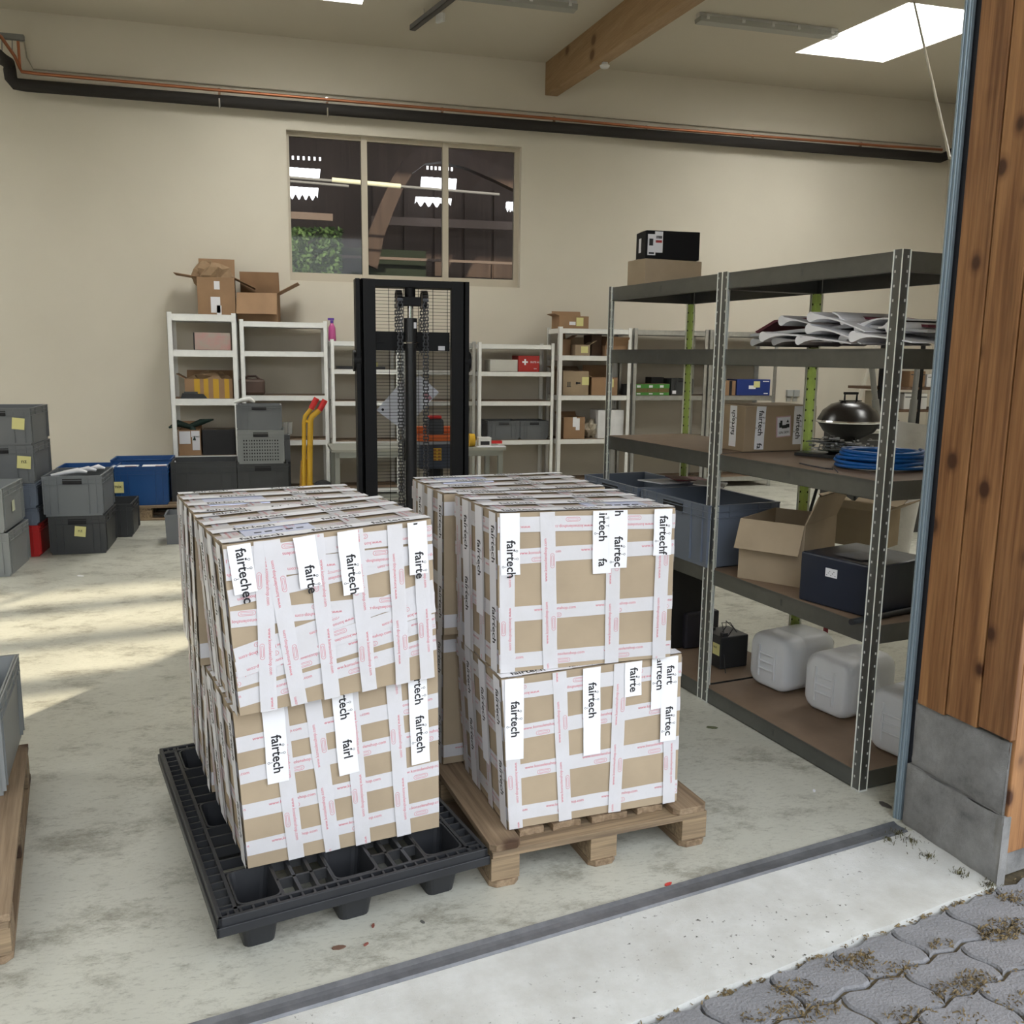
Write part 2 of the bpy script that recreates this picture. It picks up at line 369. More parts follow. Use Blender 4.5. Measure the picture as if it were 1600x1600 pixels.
# glulam roof beam
bx0, bx1 = 3.40, 3.56
m = MB(); m.hexa([V((bx0, 2.6, cz(2.6)-.37)), V((bx1, 2.6, cz(2.6)-.37)), V((bx1, YW, cz(YW)-.37)), V((bx0, YW, cz(YW)-.37)), V((bx0, 2.6, cz(2.6)+.02)), V((bx1, 2.6, cz(2.6)+.02)), V((bx1, YW, cz(YW)+.02)), V((bx0, YW, cz(YW)+.02))])
struct('trim_1', m, M_GLU, bevel=.006)
m = MB(); m.ab((XL, YW-.012, 0), (XR, YW, .10)); struct('baseboard_back', m, mat('baseboard_paint', (.33, .29, .22), .7))

# inner window: frame, two mullions, three panes, and the dark timber hall behind it
m = MB(); f = .045; yb = YW+.09
for a, b in (((wx0, yb, wz0), (wx1, yb+.06, wz0+.10)), ((wx0, yb, wz1-f), (wx1, yb+.06, wz1)), ((wx0, yb, wz0+.1), (wx0+.03, yb+.06, wz1-f)), ((wx1-.06, yb, wz0+.1), (wx1, yb+.06, wz1-f))): m.ab(a, b)
win = struct('window_1', m, mat('cream_frame', (.56, .50, .40), .6))
mx = [ony(571, 330, YW).x, ony(698, 330, YW).x]
for x in mx: MB().ab((x-.035, yb-.02, wz0+.06), (x+.035, yb+.06, wz1)).build('mullion', MATS['cream_frame'], win)
edges = [wx0+.03]+[v for x in mx for v in (x-.035, x+.035)]+[wx1-.06]
for i in (0, 2, 4): MB().ab((edges[i], yb+.03, wz0+.10), (edges[i+1], yb+.036, wz1-f)).build('pane', M_GLASS, win)
HY = 19.0
m = MB(); m.ab((-4, HY, -1), (14, HY+.1, 7)); m.ab((-4.1, YW+.2, -1), (-4, HY, 7)); m.ab((14, YW+.2, -1), (14.1, HY, 7)); struct('wall_hall', m, M_DWOOD)
hall = MB(); hall.ab((-4, YW+.2, -.6), (14, HY, -.5)); struct('floor_hall', hall, mat('hall_floor', (.06, .055, .05), .8))
hall = MB(); hall.ab((-4, YW+.2, 7), (14, HY, 7.1)); struct('ceiling_hall', hall, mat('hall_roof', (.035, .035, .037), .9))
for i, x in enumerate([2.2+.62*k for k in range(10)]):
    MB().ab((x, HY-.05, 1.2), (x+.56, HY-.02, 5.0)).build('timber_panel', M_DWOOD, tag(thing('timber_wall', 'dark upright timber boarding seen through the inner window', 'wall')) if i == 0 else bpy.data.objects['timber_wall'])
def corr(label, px, Y, wav):
    (xa, ya), (xb, yb_) = px; a = ony(xa, ya, Y); b = ony(xb, yb_, Y); n = 24; m = MB(); W = b.x-a.x; per = 9
    top = [(a.x+W*i/n, a.z) for i in range(n+1)]; bot = [(a.x+W*i/n-.02, b.z+(.05*math.sin(2*PI*i/n*per*.5) if wav else 0)) for i in range(n+1)]
    m.add([(x, Y+.02*math.sin(i*1.6), z) for i, (x, z) in enumerate(top)]+[(x, Y+.02*math.sin(i*1.6), z) for i, (x, z) in enumerate(bot)]+[(x, Y+.04, z) for x, z in top]+[(x, Y+.04, z) for x, z in bot],
          [(i, i+1, n+2+i, n+1+i) for i in range(n)]+[(2*n+2+i, 2*n+3+i, 3*n+4+i, 3*n+3+i) for i in range(n)])
    return tag(m.build('roof_light', M_GLOW2, fix=False), label, 'skylight', 'roof lights of the hall behind the inner window')
corr('upper bright roof light in the left window pane', ((449, 261), (501, 278)), 17.8, False)
corr('lower bright corrugated roof light in the left window pane', ((450, 291), (498, 309)), 18.2, True)
corr('upper bright roof light at the middle window mullion', ((659, 276), (714, 296)), 17.8, False)
corr('lower bright corrugated roof light left of the right mullion', ((650, 307), (706, 321)), 18.2, True)
corr('small bright roof light at the right edge of the right pane', ((792, 315), (812, 328)), 18.2, True)
for k, (x0, x1, y) in enumerate(((449, 500, 246), (668, 706, 262))):
    m = MB()
    for i in range(7):
        p = ony(x0+(x1-x0)*i/6, y+i*.4, 17.6); m.box(p, (.035, .02, .06), 0)
    tag(m.build('light_slit', M_GLOW2), ['row of small bright roof slits in the left window pane', 'row of small bright roof slits near the middle mullion'][k], 'skylight')
m = MB(); a = ony(519, 281, 15); b = ony(626, 291, 15); m.cyl(a, b, .035); tag(m.build('tube_lamp', mat('hall_tube', (.75, .72, .5), .5, emit=.35)), 'yellowish tube lamp hanging in the hall behind the window', 'lamp')  # the tube is unlit; a weak glow stands in for light falling on it
m = MB(); m.cyl(ony(450, 277, 15.1), ony(780, 304, 15.1), .022); m.cyl(ony(450, 283, 14.8), ony(545, 291, 14.8), .02)
tag(m.build('hall_pipe', mat('hall_pipe_grey', (.25, .25, .25), .5)), 'grey pipe running behind the tube lamp in the hall', 'pipe')
m = MB()
for (x0, y0, x1, y1, Y, w) in ((449, 330, 520, 334, 17, .12), (580, 337, 810, 347, 18.5, .16), (452, 395, 810, 410, 18.3, .05)):
    a, b = ony(x0, y0, Y), ony(x1, y1, Y); m.hexa([V((a.x, Y, a.z-w)), V((b.x, Y, b.z-w)), V((b.x, Y+.06, b.z-w)), V((a.x, Y+.06, a.z-w)), V((a.x, Y, a.z)), V((b.x, Y, b.z)), V((b.x, Y+.06, b.z)), V((a.x, Y+.06, a.z))])
tag(m.build('wall_rail', mat('hall_rail', (.16, .12, .1), .7)), 'long timber rails on the hall wall behind the window', 'rail')
m = MB()
arc = [ony(*q, 16.5) for q in ((590, 420), (600, 370), (615, 330), (630, 295), (645, 270), (665, 255), (690, 252), (730, 262), (775, 282), (812, 300))]
out = [p+V((-.26+.22*i/9, 0, .10+.22*i/9)) for i, p in enumerate(arc)]
for i in range(9): m.extrude([arc[i], arc[i+1], out[i+1], out[i]], (0, .2, 0))
tag(m.build('arched_brace', M_DWOOD), 'curved dark timber brace seen through the middle window pane', 'beam')
m = MB(); rn = random.Random(3)
for i in range(1500):
    p = ony(rn.uniform(451, 534), rn.uniform(356, 432), rn.uniform(17.3, 18.4)); q = Matrix.Rotation(rn.uniform(0, 6.3), 3, (rn.uniform(-1, 1), rn.uniform(-1, 1), rn.uniform(-1, 1)))
    m.add([p+q @ V(c) for c in ((-.05, 0, 0), (0, -.028, 0), (.06, 0, 0), (0, .028, 0))], [(0, 1, 2, 3)])
tag(m.build('hedge', mat('hedge_lit', (.12, .23, .06), .7, noise=1, nscale=5, col2=(.02, .05, .012), emit=0), fix=False), 'green leafy hedge seen through the left window pane', 'hedge', kind='stuff')
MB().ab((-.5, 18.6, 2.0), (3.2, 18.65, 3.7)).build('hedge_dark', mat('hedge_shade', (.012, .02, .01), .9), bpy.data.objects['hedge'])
for i, q in enumerate([(3.5, 15), (6.5, 15), (1.0, 15.5)]):
    l = bpy.data.lights.new('hall_daylight', 'AREA'); l.energy = HALL; l.size = 1.5; o = bpy.data.objects.new('hall_daylight', l); COL.objects.link(o); o.location = (q[0], q[1], 6.9)

# pipes on the back wall
yp = YW-.14
P = lambda x, y, Y=yp: ony(x, y, Y)
bend = [P(-30, 40, 9.6), P(2, 88, 10.8), P(13, 103), P(14, 118), P(20, 130)]
m = MB(); a, b = P(24, 131.5), P(1470, 247); m.tube([P(-40, 55, 9.4), P(3, 92, 10.9), P(13, 98), P(15, 108), P(17, 122), P(24, 131), P(40, 133.5), b, P(1482, 242), P(1500, 232, 10.5), V((XR-.1, 9.5, 4.36)), V((XR-.1, 5, 4.3))], .062, 12)
tag(m.build('insulated_pipe', M_INSUL, smooth=60), 'thick black insulated pipe along the back wall', 'pipe')
m = MB(); m.tube([P(-40, 22, 9.6), P(2, 58, 10.5), P(23, 88, 10.9), P(30, 104), P(34, 112), P(60, 115.3), P(342, 141), P(511, 155.5), P(866, 185.5), P(1010, 199), P(1380, 228), P(1472, 234)], .017, 8)
m.cyl(P(28, 62), P(31, 104), .014)
tag(m.build('copper_pipe', M_COPPER, smooth=60), 'thin copper pipe along the back wall above the black pipe', 'pipe')
m = MB(); m.tube([P(30, 64, YW-.02), P(38, 66, YW-.02), P(42, 90, YW-.02), P(52, 108, YW-.02), P(1470, 229, YW-.02)], .008, 6)
tag(m.build('cable', mat('cable_cream', (.40, .37, .29), .6), smooth=60), 'thin cream cable clipped to the wall above the copper pipe', 'cable')
m = MB(); m.box(P(12, 57, 10.9), (.30, .06, .05)); m.cyl(P(3, 60, 10.9), P(3, 84, 10.9), .005, n=6); m.cyl(P(19, 60, 10.9), P(19, 84, 10.9), .005, n=6)
tag(m.build('pipe_hanger', mat('hanger_grey', (.2, .2, .19), .6)), 'grey pipe hanger rail at the upper left corner', 'bracket')
for i, (x, y) in enumerate([(342.5, 141), (511, 156), (691, 171), (866, 185.5), (1010, 199), (1176, 212), (1345, 225)]):
    p = P(x, y); q = P(x, y+22-i*.3)
    r = thing('pipe_bracket', 'small pipe bracket on the back wall, number %s from the left' % ['one', 'two', 'three', 'four', 'five', 'six', 'seven'][i], 'bracket', p, 0, 'pipe brackets on the back wall')
    MB().tube([V((.024*math.cos(w), 0, .024*math.sin(w)+.0)) for w in [k*PI/5 for k in range(10)]], .005, 6, closed=True).build('pipe_clamp', M_CHROME, r)
    MB().ab((-.012, -.01, -.11), (.012, .03, -.024)).build('spacer', M_BRASS, r)
    MB().box((0, .07, -.06), (.05, .12, .02)).build('wall_arm', M_BRASS, r)
    if i < 2: MB().cyl((0, -.062, -.20), (0, -.062, -.10), .012, n=8).build('bolt', M_CHROME, r)
_lab = ['with two bright bolt heads, left of the window', 'with bright bolt, above the window\'s left end']
for i, o in enumerate([o for o in COL.objects if o.name.startswith('pipe_bracket')]):
    o['label'] = ['pipe bracket furthest left on the back wall pipes', 'second pipe bracket from the left, above the window left pane', 'pipe bracket above the right part of the window', 'pipe bracket just right of the beam end', 'pipe bracket above the black box on the rack', 'pipe bracket second from the right wall corner', 'pipe bracket nearest the right wall corner'][i]

# lamps, detector, rod
def batten(label, a, b, w=.14):
    a = V(a); b = V(b); c = (a+b)/2; L = (b-a).length; ang = math.atan2((b-a).y, (b-a).x)
    r = thing('ceiling_lamp', label, 'lamp', (c.x, c.y, cz(c.y)), ang)
    MB().box((0, 0, -.02), (L, w*.6, .04)).build('lamp_base', M_WHITE, r)
    m = MB(); prof = [(-w/2, -.04), (-w/2*.8, -.085), (w/2*.8, -.085), (w/2, -.04)]; m.extrude([(-L/2, y, z) for y, z in prof], (L, 0, 0)); m.build('lamp_cover', M_LAMP, r)
    for y in (-.03, .03): MB().cyl((-L/2+.03, y, -.055), (L/2-.03, y, -.055), .012, n=8).build('tube', M_TUBE, r)
    for x in (-L*.45, -L*.2, 0.02, L*.2, L*.45):
        for s in (-1, 1): MB().box((x, s*w/2, -.045), (.03, .012, .04)).build('clip', M_WHITE, r)
    return r
batten('long ceiling lamp with clear cover right of the wooden beam', (4.22, 8.83, 0), (5.76, 8.83, 0))
batten('ceiling lamp cut off by the picture top left of the beam', (1.45, 8.93, 0), (2.99, 8.93, 0))
r = thing('light_rail', 'dark steel channel hanging below the ceiling at the top edge', 'rail', (1.58, 9.95, cz(9.95)-.14), R(-76))
MB().ab((0, -.03, 0), (1.6, .03, .012)).ab((0, -.03, 0), (1.6, -.022, .05)).ab((0, .022, 0), (1.6, .03, .05)).build('channel', mat('channel_grey', (.16, .155, .15), .5, .4), r)
for x in (.3, 1.4): MB().cyl((x, 0, .01), (x, 0, .14), .004, n=6).build('hanger', M_GALV, r)
MB().box((.42, .12, .02), (.1, .03, .08), R(20)).build('hook_plate', M_WHITE, r)
_r = ray(945, 96); _t = (bx1-.05)/_r.x; dd = V((bx1-.05, _t*_r.y, 0)); dd.z = cz(dd.y)-.40
r = thing('smoke_detector', 'small white round smoke detector beside the wooden beam', 'detector', (dd.x, dd.y, dd.z))
MB().lathe([(0, -.03), (.035, -.028), (.05, -.012), (.052, 0), (0, 0)], n=20).build('housing', M_WHITE, r, smooth=True); MB().box((0, 0, .015), (.05, .05, .03)).build('mount', M_WHITE, r)
a, b = ony(1428, 3, 7.85), ony(1484, 247, 5.2); m = MB(); m.tube([a, b], .010, 8); tag(m.build('pull_rod', mat('rod_cream', (.6, .56, .46), .5)), 'thin cream rod slanting down from the right skylight', 'rod')

# ------------------------------------------------------------------ door sill, apron, plinth, cladding, paving
g0, g1 = gnd(330, 1600), gnd(1394, 1291)
gd = (g1-g0).normalized(); gn = V((-gd.y, gd.x, 0)); ga = g0-gd*3.0; gb = g1+gd*.02
def band(p, q, n0, n1, z0, z1, mb):
    return mb.hexa([p+gn*n0+V((0, 0, z0)), q+gn*n0+V((0, 0, z0)), q+gn*n1+V((0, 0, z0)), p+gn*n1+V((0, 0, z0)), p+gn*n0+V((0, 0, z1)), q+gn*n0+V((0, 0, z1)), q+gn*n1+V((0, 0, z1)), p+gn*n1+V((0, 0, z1))])
m = MB()
prof = [(-.052, .001), (-.045, .006), (-.02, .004), (-.004, .0045), (.012, .010), (.016, .002), (.016, -.01), (-.052, -.01)]
vs = []; k = 40
for i in range(k+1):
    c = ga+(gb-ga)*(i/k)
    for a, z in prof: vs.append(c+gn*a+V((0, 0, z)))
n = len(prof); m.add(vs, [(i*n+j, (i+1)*n+j, (i+1)*n+(j+1) % n, i*n+(j+1) % n) for i in range(k) for j in range(n)])
struct('trim_2', m, M_RAIL)
e0, e1 = gnd(1000, 1594), gnd(1556, 1381); ed = (e1-e0).normalized(); eL = e0-ed*4.5
q0 = ga-gn*.053; q1 = gb-gn*.053+gd*.08
m = MB(); rn = random.Random(11)
edge = [eL+(e1-eL)*(i/60)+V((-ed.y, ed.x, 0))*rn.uniform(-.006, .004) for i in range(61)]
m.prism([(p.x, p.y) for p in edge]+[(q1.x, q1.y), (q0.x, q0.y)], -.14, .001); struct('trim_3', m, M_APRON)
# soil strip under the joints and the pavers themselves
PA = math.atan2(ed.y, ed.x); en = V((ed.y, -ed.x, 0))
m = MB(); c0 = e1+ed*2.6; m.prism([((eL+en*3).x, (eL+en*3).y), ((c0+en*3).x, (c0+en*3).y), (c0.x, c0.y), ((e1+en*.03).x, (e1+en*.03).y), ((eL+en*.03).x, (eL+en*.03).y)], -.16, -.022)
g_ = MB(); g_.prism([(2.12, 2.02), (5.8, 2.7), (5.8, 3.4), (2.12, 2.3)], -.18, -.024); pav = struct('paving', m, M_JOINT); g_.build('joint_soil', M_JOINT, pav)
# wavy interlocking paver, drawn once
def wav(x): return .0085*math.sin(x*4*PI)
PL, PW = .235, .142
gap = .005
def paver_mesh():
    pts = []; n = 8
    for i in range(n): t = i/n; pts.append((t*PL, wav(t)+gap))
    for i in range(n): t = i/n; pts.append((PL+.012*math.sin(t*2*PI)-gap, t*PW+wav(1)+gap*0))
    for i in range(n): t = 1-i/n; pts.append((t*PL, PW+wav(t)-gap))
    for i in range(n): t = 1-i/n; pts.append((.012*math.sin(t*2*PI)+gap, t*PW))
    cx, cy = PL/2, PW/2
    inn = [(cx+(x-cx)*.95, cy+(y-cy)*.93) for x, y in pts]
    m = MB(); k = len(pts); vs = [(x, y, -.05) for x, y in pts]+[(x, y, -.006) for x, y in pts]+[(x, y, 0) for x, y in inn]
    fs = [(i, (i+1) % k, k+(i+1) % k, k+i) for i in range(k)]+[(k+i, k+(i+1) % k, 2*k+(i+1) % k, 2*k+i) for i in range(k)]+[tuple(range(2*k, 3*k))]
    return m.add(vs, fs)
proto = None; rn = random.Random(2)
XV = ed; YV = en; orig = e1-ed*2.6
cntp = 0
for j in range(0, 10):
    for i in range(-6, 18):
        if cntp >= 238: break
        x = (i+.5*(j % 2))*PL; y = .004+j*PW
        p = orig+XV*x+YV*y
        if j > 6 and i < 2: continue
        if proto is None: proto = paver_mesh().build('paver', M_PAVE, pav, fix=True)
        else: share(proto, pav)
        o = proto if cntp == 0 else COL.objects[-1]
        # local +x follows the kerb, +y points away from the hall: mirrored, so start at the far corner
        o.location = p+XV*PL+YV*0+V((0, 0, -.010+rn.uniform(-.003, .002))); o.rotation_euler = (rn.uniform(-.008, .008), rn.uniform(-.008, .008), PA+PI); cntp += 1
m = MB(); rn = random.Random(21)
def clump(c, n, s, h=.03):
    for _ in range(n):
        a = rn.uniform(0, 6.28); r_ = s*1.5*math.sqrt(rn.random()); p = V((c.x+1.5*r_*math.cos(a), c.y+.7*r_*math.sin(a), rn.uniform(-.018, -.006))); b = rn.uniform(0, 6.28)
        l = rn.uniform(.005, .018); d = V((math.cos(b)*l, math.sin(b)*l, rn.uniform(0, h*.3))); w = V((-math.sin(b), math.cos(b), 0))*rn.uniform(.001, .003)
        m.add([p-w, p+w, p+d*.6+w*.7+V((0, 0, .004)), p+d], [(0, 1, 2, 3)])
for x, y, n_, s in ((1240, 1540, 160, .03), (1270, 1575, 120, .035), (1225, 1570, 90, .02), (1330, 1500, 140, .035), (1400, 1510, 70, .03), (1345, 1490, 60, .02), (1500, 1540, 170, .04), (1525, 1525, 100, .03), (1575, 1445, 220, .045), (1590, 1400, 120, .03), (1560, 1455, 110, .03), (1180, 1585, 60, .02), (1420, 1580, 70, .03), (1505, 1590, 60, .03), (1590, 1560, 60, .03), (1470, 1470, 40, .02)):
    clump(gnd(x, y), n_, s)
for i in range(60): clump(eL.lerp(e1, rn.uniform(.55, 1))+en*.006, 9, .006, .012)
for j in range(0, 6):
    for i in range(50):
        clump(orig+XV*rn.uniform(.8, 3.6)+YV*(.004+j*PW)+YV*.008*math.sin(i), 3, .006, .01)
tag(m.build('dry_weeds', M_STRAW, fix=False), 'dry brown weeds and moss in the joints of the wavy pavers', 'weeds', kind='stuff')
m = MB(); rn = random.Random(5)
for x, y, n_, s in ((1400, 1300, 90, .025), (1390, 1310, 50, .02), (1450, 1335, 60, .02), (1500, 1362, 60, .018), (1545, 1380, 90, .02), (1425, 1312, 50, .02)):
    c = gnd(x, y, .01)
    for _ in range(n_):
        a = rn.uniform(0, 6.28); r_ = abs(rn.gauss(0, s)); p = V((c.x+r_*math.cos(a), c.y+r_*math.sin(a), .002)); b = rn.uniform(0, 6.28); l = rn.uniform(.003, .009)
        d = V((math.cos(b)*l, math.sin(b)*l, rn.uniform(.002, .012))); w = V((-math.sin(b), math.cos(b), 0))*.0015; m.add([p-w, p+w, p+d+w, p+d], [(0, 1, 2, 3)])
tag(m.build('moss', mat('moss_dirt', (.14, .13, .05), .9, noise=1, nscale=40, col2=(.04, .03, .02)), fix=False), 'moss and dirt along the foot of the concrete plinth', 'moss', kind='stuff')
# small litter on the hall floor
for i, (lab, x, y, s, c) in enumerate([('brown dry leaf in front of the black pallet', 529, 1481, .012, (.16, .09, .06)), ('small reddish chip right of the brown leaf', 572, 1476, .006, (.25, .08, .06)), ('small reddish chip below the black pallet middle foot', 583, 1447, .006, (.22, .07, .05)), ('tiny dark pebble in front of the wooden pallet', 660, 1441, .006, (.1, .1, .09)), ('small green leaf near the rack foot', 1112, 1137, .016, (.10, .11, .05)), ('small red chip beside the door rail', 1044, 1382, .009, (.55, .05, .04)), ('tiny white crumb in front of the rack', 1272, 1236, .007, (.8, .8, .85)), ('dark leaf scrap near the steel door post', 1383, 1258, .02, (.07, .065, .06)), ('tiny white crumb on the sunlit floor', 126, 900, .02, (.8, .8, .8))]):
    m = MB(); rn = random.Random(i); pts = [(s*(1+.3*rn.random())*math.cos(w)*1.4, s*(.6+.3*rn.random())*math.sin(w)) for w in [k*PI/4 for k in range(8)]]
    m.prism(pts, 0, .003); tag(m.build('litter' if 'leaf' not in lab else 'fallen_leaf', mat('litter_%s' % 'abcdefghi'[i], c, .8), loc=gnd(x, y, .0005), rz=i*.7), lab, 'leaf' if 'leaf' in lab else 'litter')

# plinth of two cast blocks, plank cladding on the reveal, outer boards
A0 = V((2.178, 2.585, 0)); B0 = V((2.205, 2.165, 0)); rd = (B0-A0).normalized(); rnv = V((rd.y, -rd.x, 0))   # rnv points into the opening
if rnv.x > 0: rnv = -rnv
rn = random.Random(8)
def rough_block(name, z0, z1, proud, y0, y1, par):
    m = MB(); a = A0+rd*y0; L = y1-y0
    def fn(s, t):
        j = .0035*math.sin(s*23+t*11)*math.sin(t*17+s*5)+rn.uniform(-.0012, .0012)
        e = (-.007 if (s < .01 or s > .99 or t < .01 or t > .99) else 0)
        return a+rd*(L*s)+rnv*(proud+j+e)+V((0, 0, z0+(z1-z0)*t+(.004*math.sin(s*14) if t > .99 else 0)))
    m.grid(fn, 20, 12); k = len(m.v)
    bk = lambda s, t: a+rd*(L*s)-rnv*.03+V((0, 0, z0+(z1-z0)*t))
    m.add([bk(0, 0), bk(1, 0), bk(1, 1), bk(0, 1), fn(0, 0), fn(1, 0), fn(1, 1), fn(0, 1)], [(0, 4, 5, 1), (1, 5, 6, 2), (2, 6, 7, 3), (3, 7, 4, 0)])
    return m.build(name, M_CONC, par, smooth=50)
m = MB(); a = A0+rd*.02-rnv*.012; b = B0-rnv*.012-rd*.06; m.hexa([a-rnv*.2, b-rnv*.2, b, a, a-rnv*.2+V((0, 0, .47)), b-rnv*.2+V((0, 0, .47)), b+V((0, 0, .47)), a+V((0, 0, .47))])
pl = struct('trim_4', m, M_CONC)
rough_block('concrete_block', -.01, .228, .006, .0, .418, pl); rough_block('concrete_block', .231, .470, .0, .012, .405, pl)
m = MB(); a = A0+rd*.02-rnv*.03; b = B0-rnv*.03-rd*.06; m.hexa([a-rnv*.15+V((0, 0, .48)), b-rnv*.15+V((0, 0, .48)), b+V((0, 0, .48)), a+V((0, 0, .48)), a-rnv*.15+V((0, 0, 4.5)), b-rnv*.15+V((0, 0, 4.5)), b+V((0, 0, 4.5)), a+V((0, 0, 4.5))])
clad = struct('wall_reveal', m, mat('batten_dark', (.05, .03, .02), .9))
yy = [0.022, .150, .285, .418]
for i in range(3):
    s0, s1 = yy[i]+.0035, yy[i+1]-.0035; cc = A0+rd*((s0+s1)/2)-rnv*.005; z0 = .464+.010*i
    m = MB(); w = (s1-s0)/2; m.prism([(-w, -.011), (w, -.011), (w, .011), (-w, .011)], 0, 4.2-z0)
    o = m.build('plank', M_CEDAR, clad, loc=(cc.x, cc.y, z0), rz=math.atan2(rd.y, rd.x), bevel=.003)
# outer face, boards standing in front of the wall to the right
m = MB(); p = V((2.224, 2.200, 0)); p2 = p+V((3.5, .66, 0)); q = V((0, -.03, 0))
m.hexa([p+V((0, 0, .0)), p2, p2+V((0, .3, 0)), p+V((.02, .3, 0)), p+V((0, 0, 4.5)), p2+V((0, 0, 4.5)), p2+V((0, .3, 4.5)), p+V((.02, .3, 4.5))])
oc = struct('wall_outer', m, M_CONC)
fd = (p2-p).normalized(); fn_ = V((fd.y, -fd.x, 0))
for i in range(14):
    c = p+fd*(.060+.142*i)+fn_*.016; m = MB(); m.prism([(-.069, -.012), (.069, -.012), (.069, .012), (-.069, .012)], 0, 4.2)
    o = m.build('plank', M_CEDAR, oc, loc=(c.x, c.y, .10), rz=math.atan2(fd.y, fd.x), bevel=.003)
# steel door post and seal
pr = thing('door_post', 'blue-grey steel door post at the right side of the opening', 'post', (0, 0, 0))
ja = gnd(1405, 1279); m = MB()
def bar(x0, x1, y0, y1, z1=4.1): 
    mm = MB(); mm.ab((x0, y0, 0), (x1, y1, z1)); return mm
bar(ja.x-.014, ja.x+.010, ja.y-.006, ja.y+.014).build('post', M_BLUESTEEL, pr, bevel=.003)
bar(ja.x-.008, ja.x+.006, ja.y-.011, ja.y-.006).build('lip', M_BLUESTEEL, pr, bevel=.002)
bar(ja.x-.019, ja.x-.0145, ja.y+.004, ja.y+.014).build('flange', M_BLUESTEEL, pr, bevel=.002)
bar(ja.x+.0105, ja.x+.018, ja.y-.04, ja.y+.012).build('rubber_seal', M_RUBBER, pr)
# the row of trees across the yard behind the photographer
m = MB()
def tr(s, t):
    x = -11.0+24*s; z = -.3+4.6*t
    y = -12.5+.9*math.sin(x*1.3)+.6*math.sin(x*3.1+z*1.7)+.5*math.sin(z*2.3+x)+rn.uniform(-.25, .25)
    return V((x, y, z+(.6*math.sin(x*1.9)+.4*math.sin(x*4.3) if t > .99 else 0)))
m.grid(tr, 120, 44); tag(m.build('tree_row', M_LEAFB, fix=False), 'row of green trees across the yard outside the door', 'trees', kind='stuff')
m = MB(); m.ab((-3.0, -6.0, -.2), (-2.62, 1.45, 7.2)); struct('wall_sun_blocker', m, mat('sun_blocker_render', (.62, .60, .55), .9))  # unseen wall added to keep the sun off the door opening
m = MB(); m.ab((-14, -14, -.3), (14, -1.2, -.17)); struct('ground_yard', m, mat('yard_gravel', (.36, .35, .33), .9))

# ------------------------------------------------------------------ lettering
_TX = {}
def text2d(s, bold=0.0):
    k = (s, bold)
    if k in _TX: return _TX[k]
    cu = bpy.data.curves.new('t', 'FONT'); cu.body = s; cu.size = 1; cu.resolution_u = 2; cu.offset = bold
    ob = bpy.data.objects.new('t', cu); COL.objects.link(ob); bpy.context.view_layer.update()
    me = bpy.data.meshes.new_from_object(ob.evaluated_get(bpy.context.evaluated_depsgraph_get()))
    vs = [(v.co.x, v.co.y) for v in me.vertices]; fs = [tuple(p.vertices) for p in me.polygons]
    bpy.data.objects.remove(ob, do_unlink=True); bpy.data.curves.remove(cu); bpy.data.meshes.remove(me)
    _TX[k] = (vs, fs, max([v[0] for v in vs] or [0])); return _TX[k]
def ring2d(cx, cy, a, r, w, n=6):
    "outline of a stadium of half length a and radius r"
    pts = [(cx+a+r*math.cos(-PI/2+PI*i/n), cy+r*math.sin(-PI/2+PI*i/n)) for i in range(n+1)]
    pts += [(cx-a+r*math.cos(PI/2+PI*i/n), cy+r*math.sin(PI/2+PI*i/n)) for i in range(n+1)]
    r2 = r-w
    q = [(cx+a+r2*math.cos(-PI/2+PI*i/n), cy+r2*math.sin(-PI/2+PI*i/n)) for i in range(n+1)]
    q += [(cx-a+r2*math.cos(PI/2+PI*i/n), cy+r2*math.sin(PI/2+PI*i/n)) for i in range(n+1)]
    k = len(pts); return pts+q, [(i, (i+1) % k, k+(i+1) % k, k+i) for i in range(k)]
def shop_print():
    "one repeat of the red print on the clear tape: text line with a pill mark below, about 0.2 m long"
    vs, fs, w = text2d('www.konsolenshop.com', .004); k = .138/w
    out = [([(x*k, y*k+.006) for x, y in vs], fs)]
    out.append(ring2d(.066, -.012, .017, .0068, .0011)); out.append(ring2d(.066, -.012, .014, .0032, .0009))
    return out
def fair_logo(txt='fairtech'):
    vs, fs, w = text2d(txt, .018); full = text2d('fairtech', .018)[2]; k = .118/full
    out = [([(x*k, y*k) for x, y in vs], fs)]
    def dot(x, y, s):
        if x < w*k: out.append(ring2d(x, y, 0, .0036, .0012, 5)); out.append(([(x-.0007, y-s*.0036), (x+.0007, y-s*.0036), (x+.0007, y-s*.011), (x-.0007, y-s*.011)], [(0, 1, 2, 3)]))
    dot(.034, .0315, 1); dot(.059, .0335, 1); dot(.083, -.0125, -1)
    return out
_SP = []; _FL = {}
def dec(mb, fm, origin, d, groups, mi, e, bounds, rot180=False):
    "lay 2d print groups on a face map; drops what would hang over the face"
    dx, dy = d; W, H = bounds
    for vs, fs in groups:
        P = [(origin[0]+x*dx-y*dy, origin[1]+x*dy+y*dx) for x, y in vs]
        ok = [.001 <= p[0] <= W-.001 and .001 <= p[1] <= H-.001 for p in P]
        keep = [f for f in fs if all(ok[i] for i in f)]
        if keep: mb.add([fm(p[0]/W, p[1]/H, e) for p in P], keep, mi)
def facemap(c00, c10, c11, c01):
    c00, c10, c11, c01 = map(V, (c00, c10, c11, c01))
    n = ((c10-c00).cross(c01-c00)).normalized()
    def f(s, t, e=0): return (1-s)*(1-t)*c00+s*(1-t)*c10+s*t*c11+(1-s)*t*c01+n*e
    f.W = (((c10-c00).length+(c11-c01).length)/2); f.H = (((c01-c00).length+(c11-c10).length)/2); return f
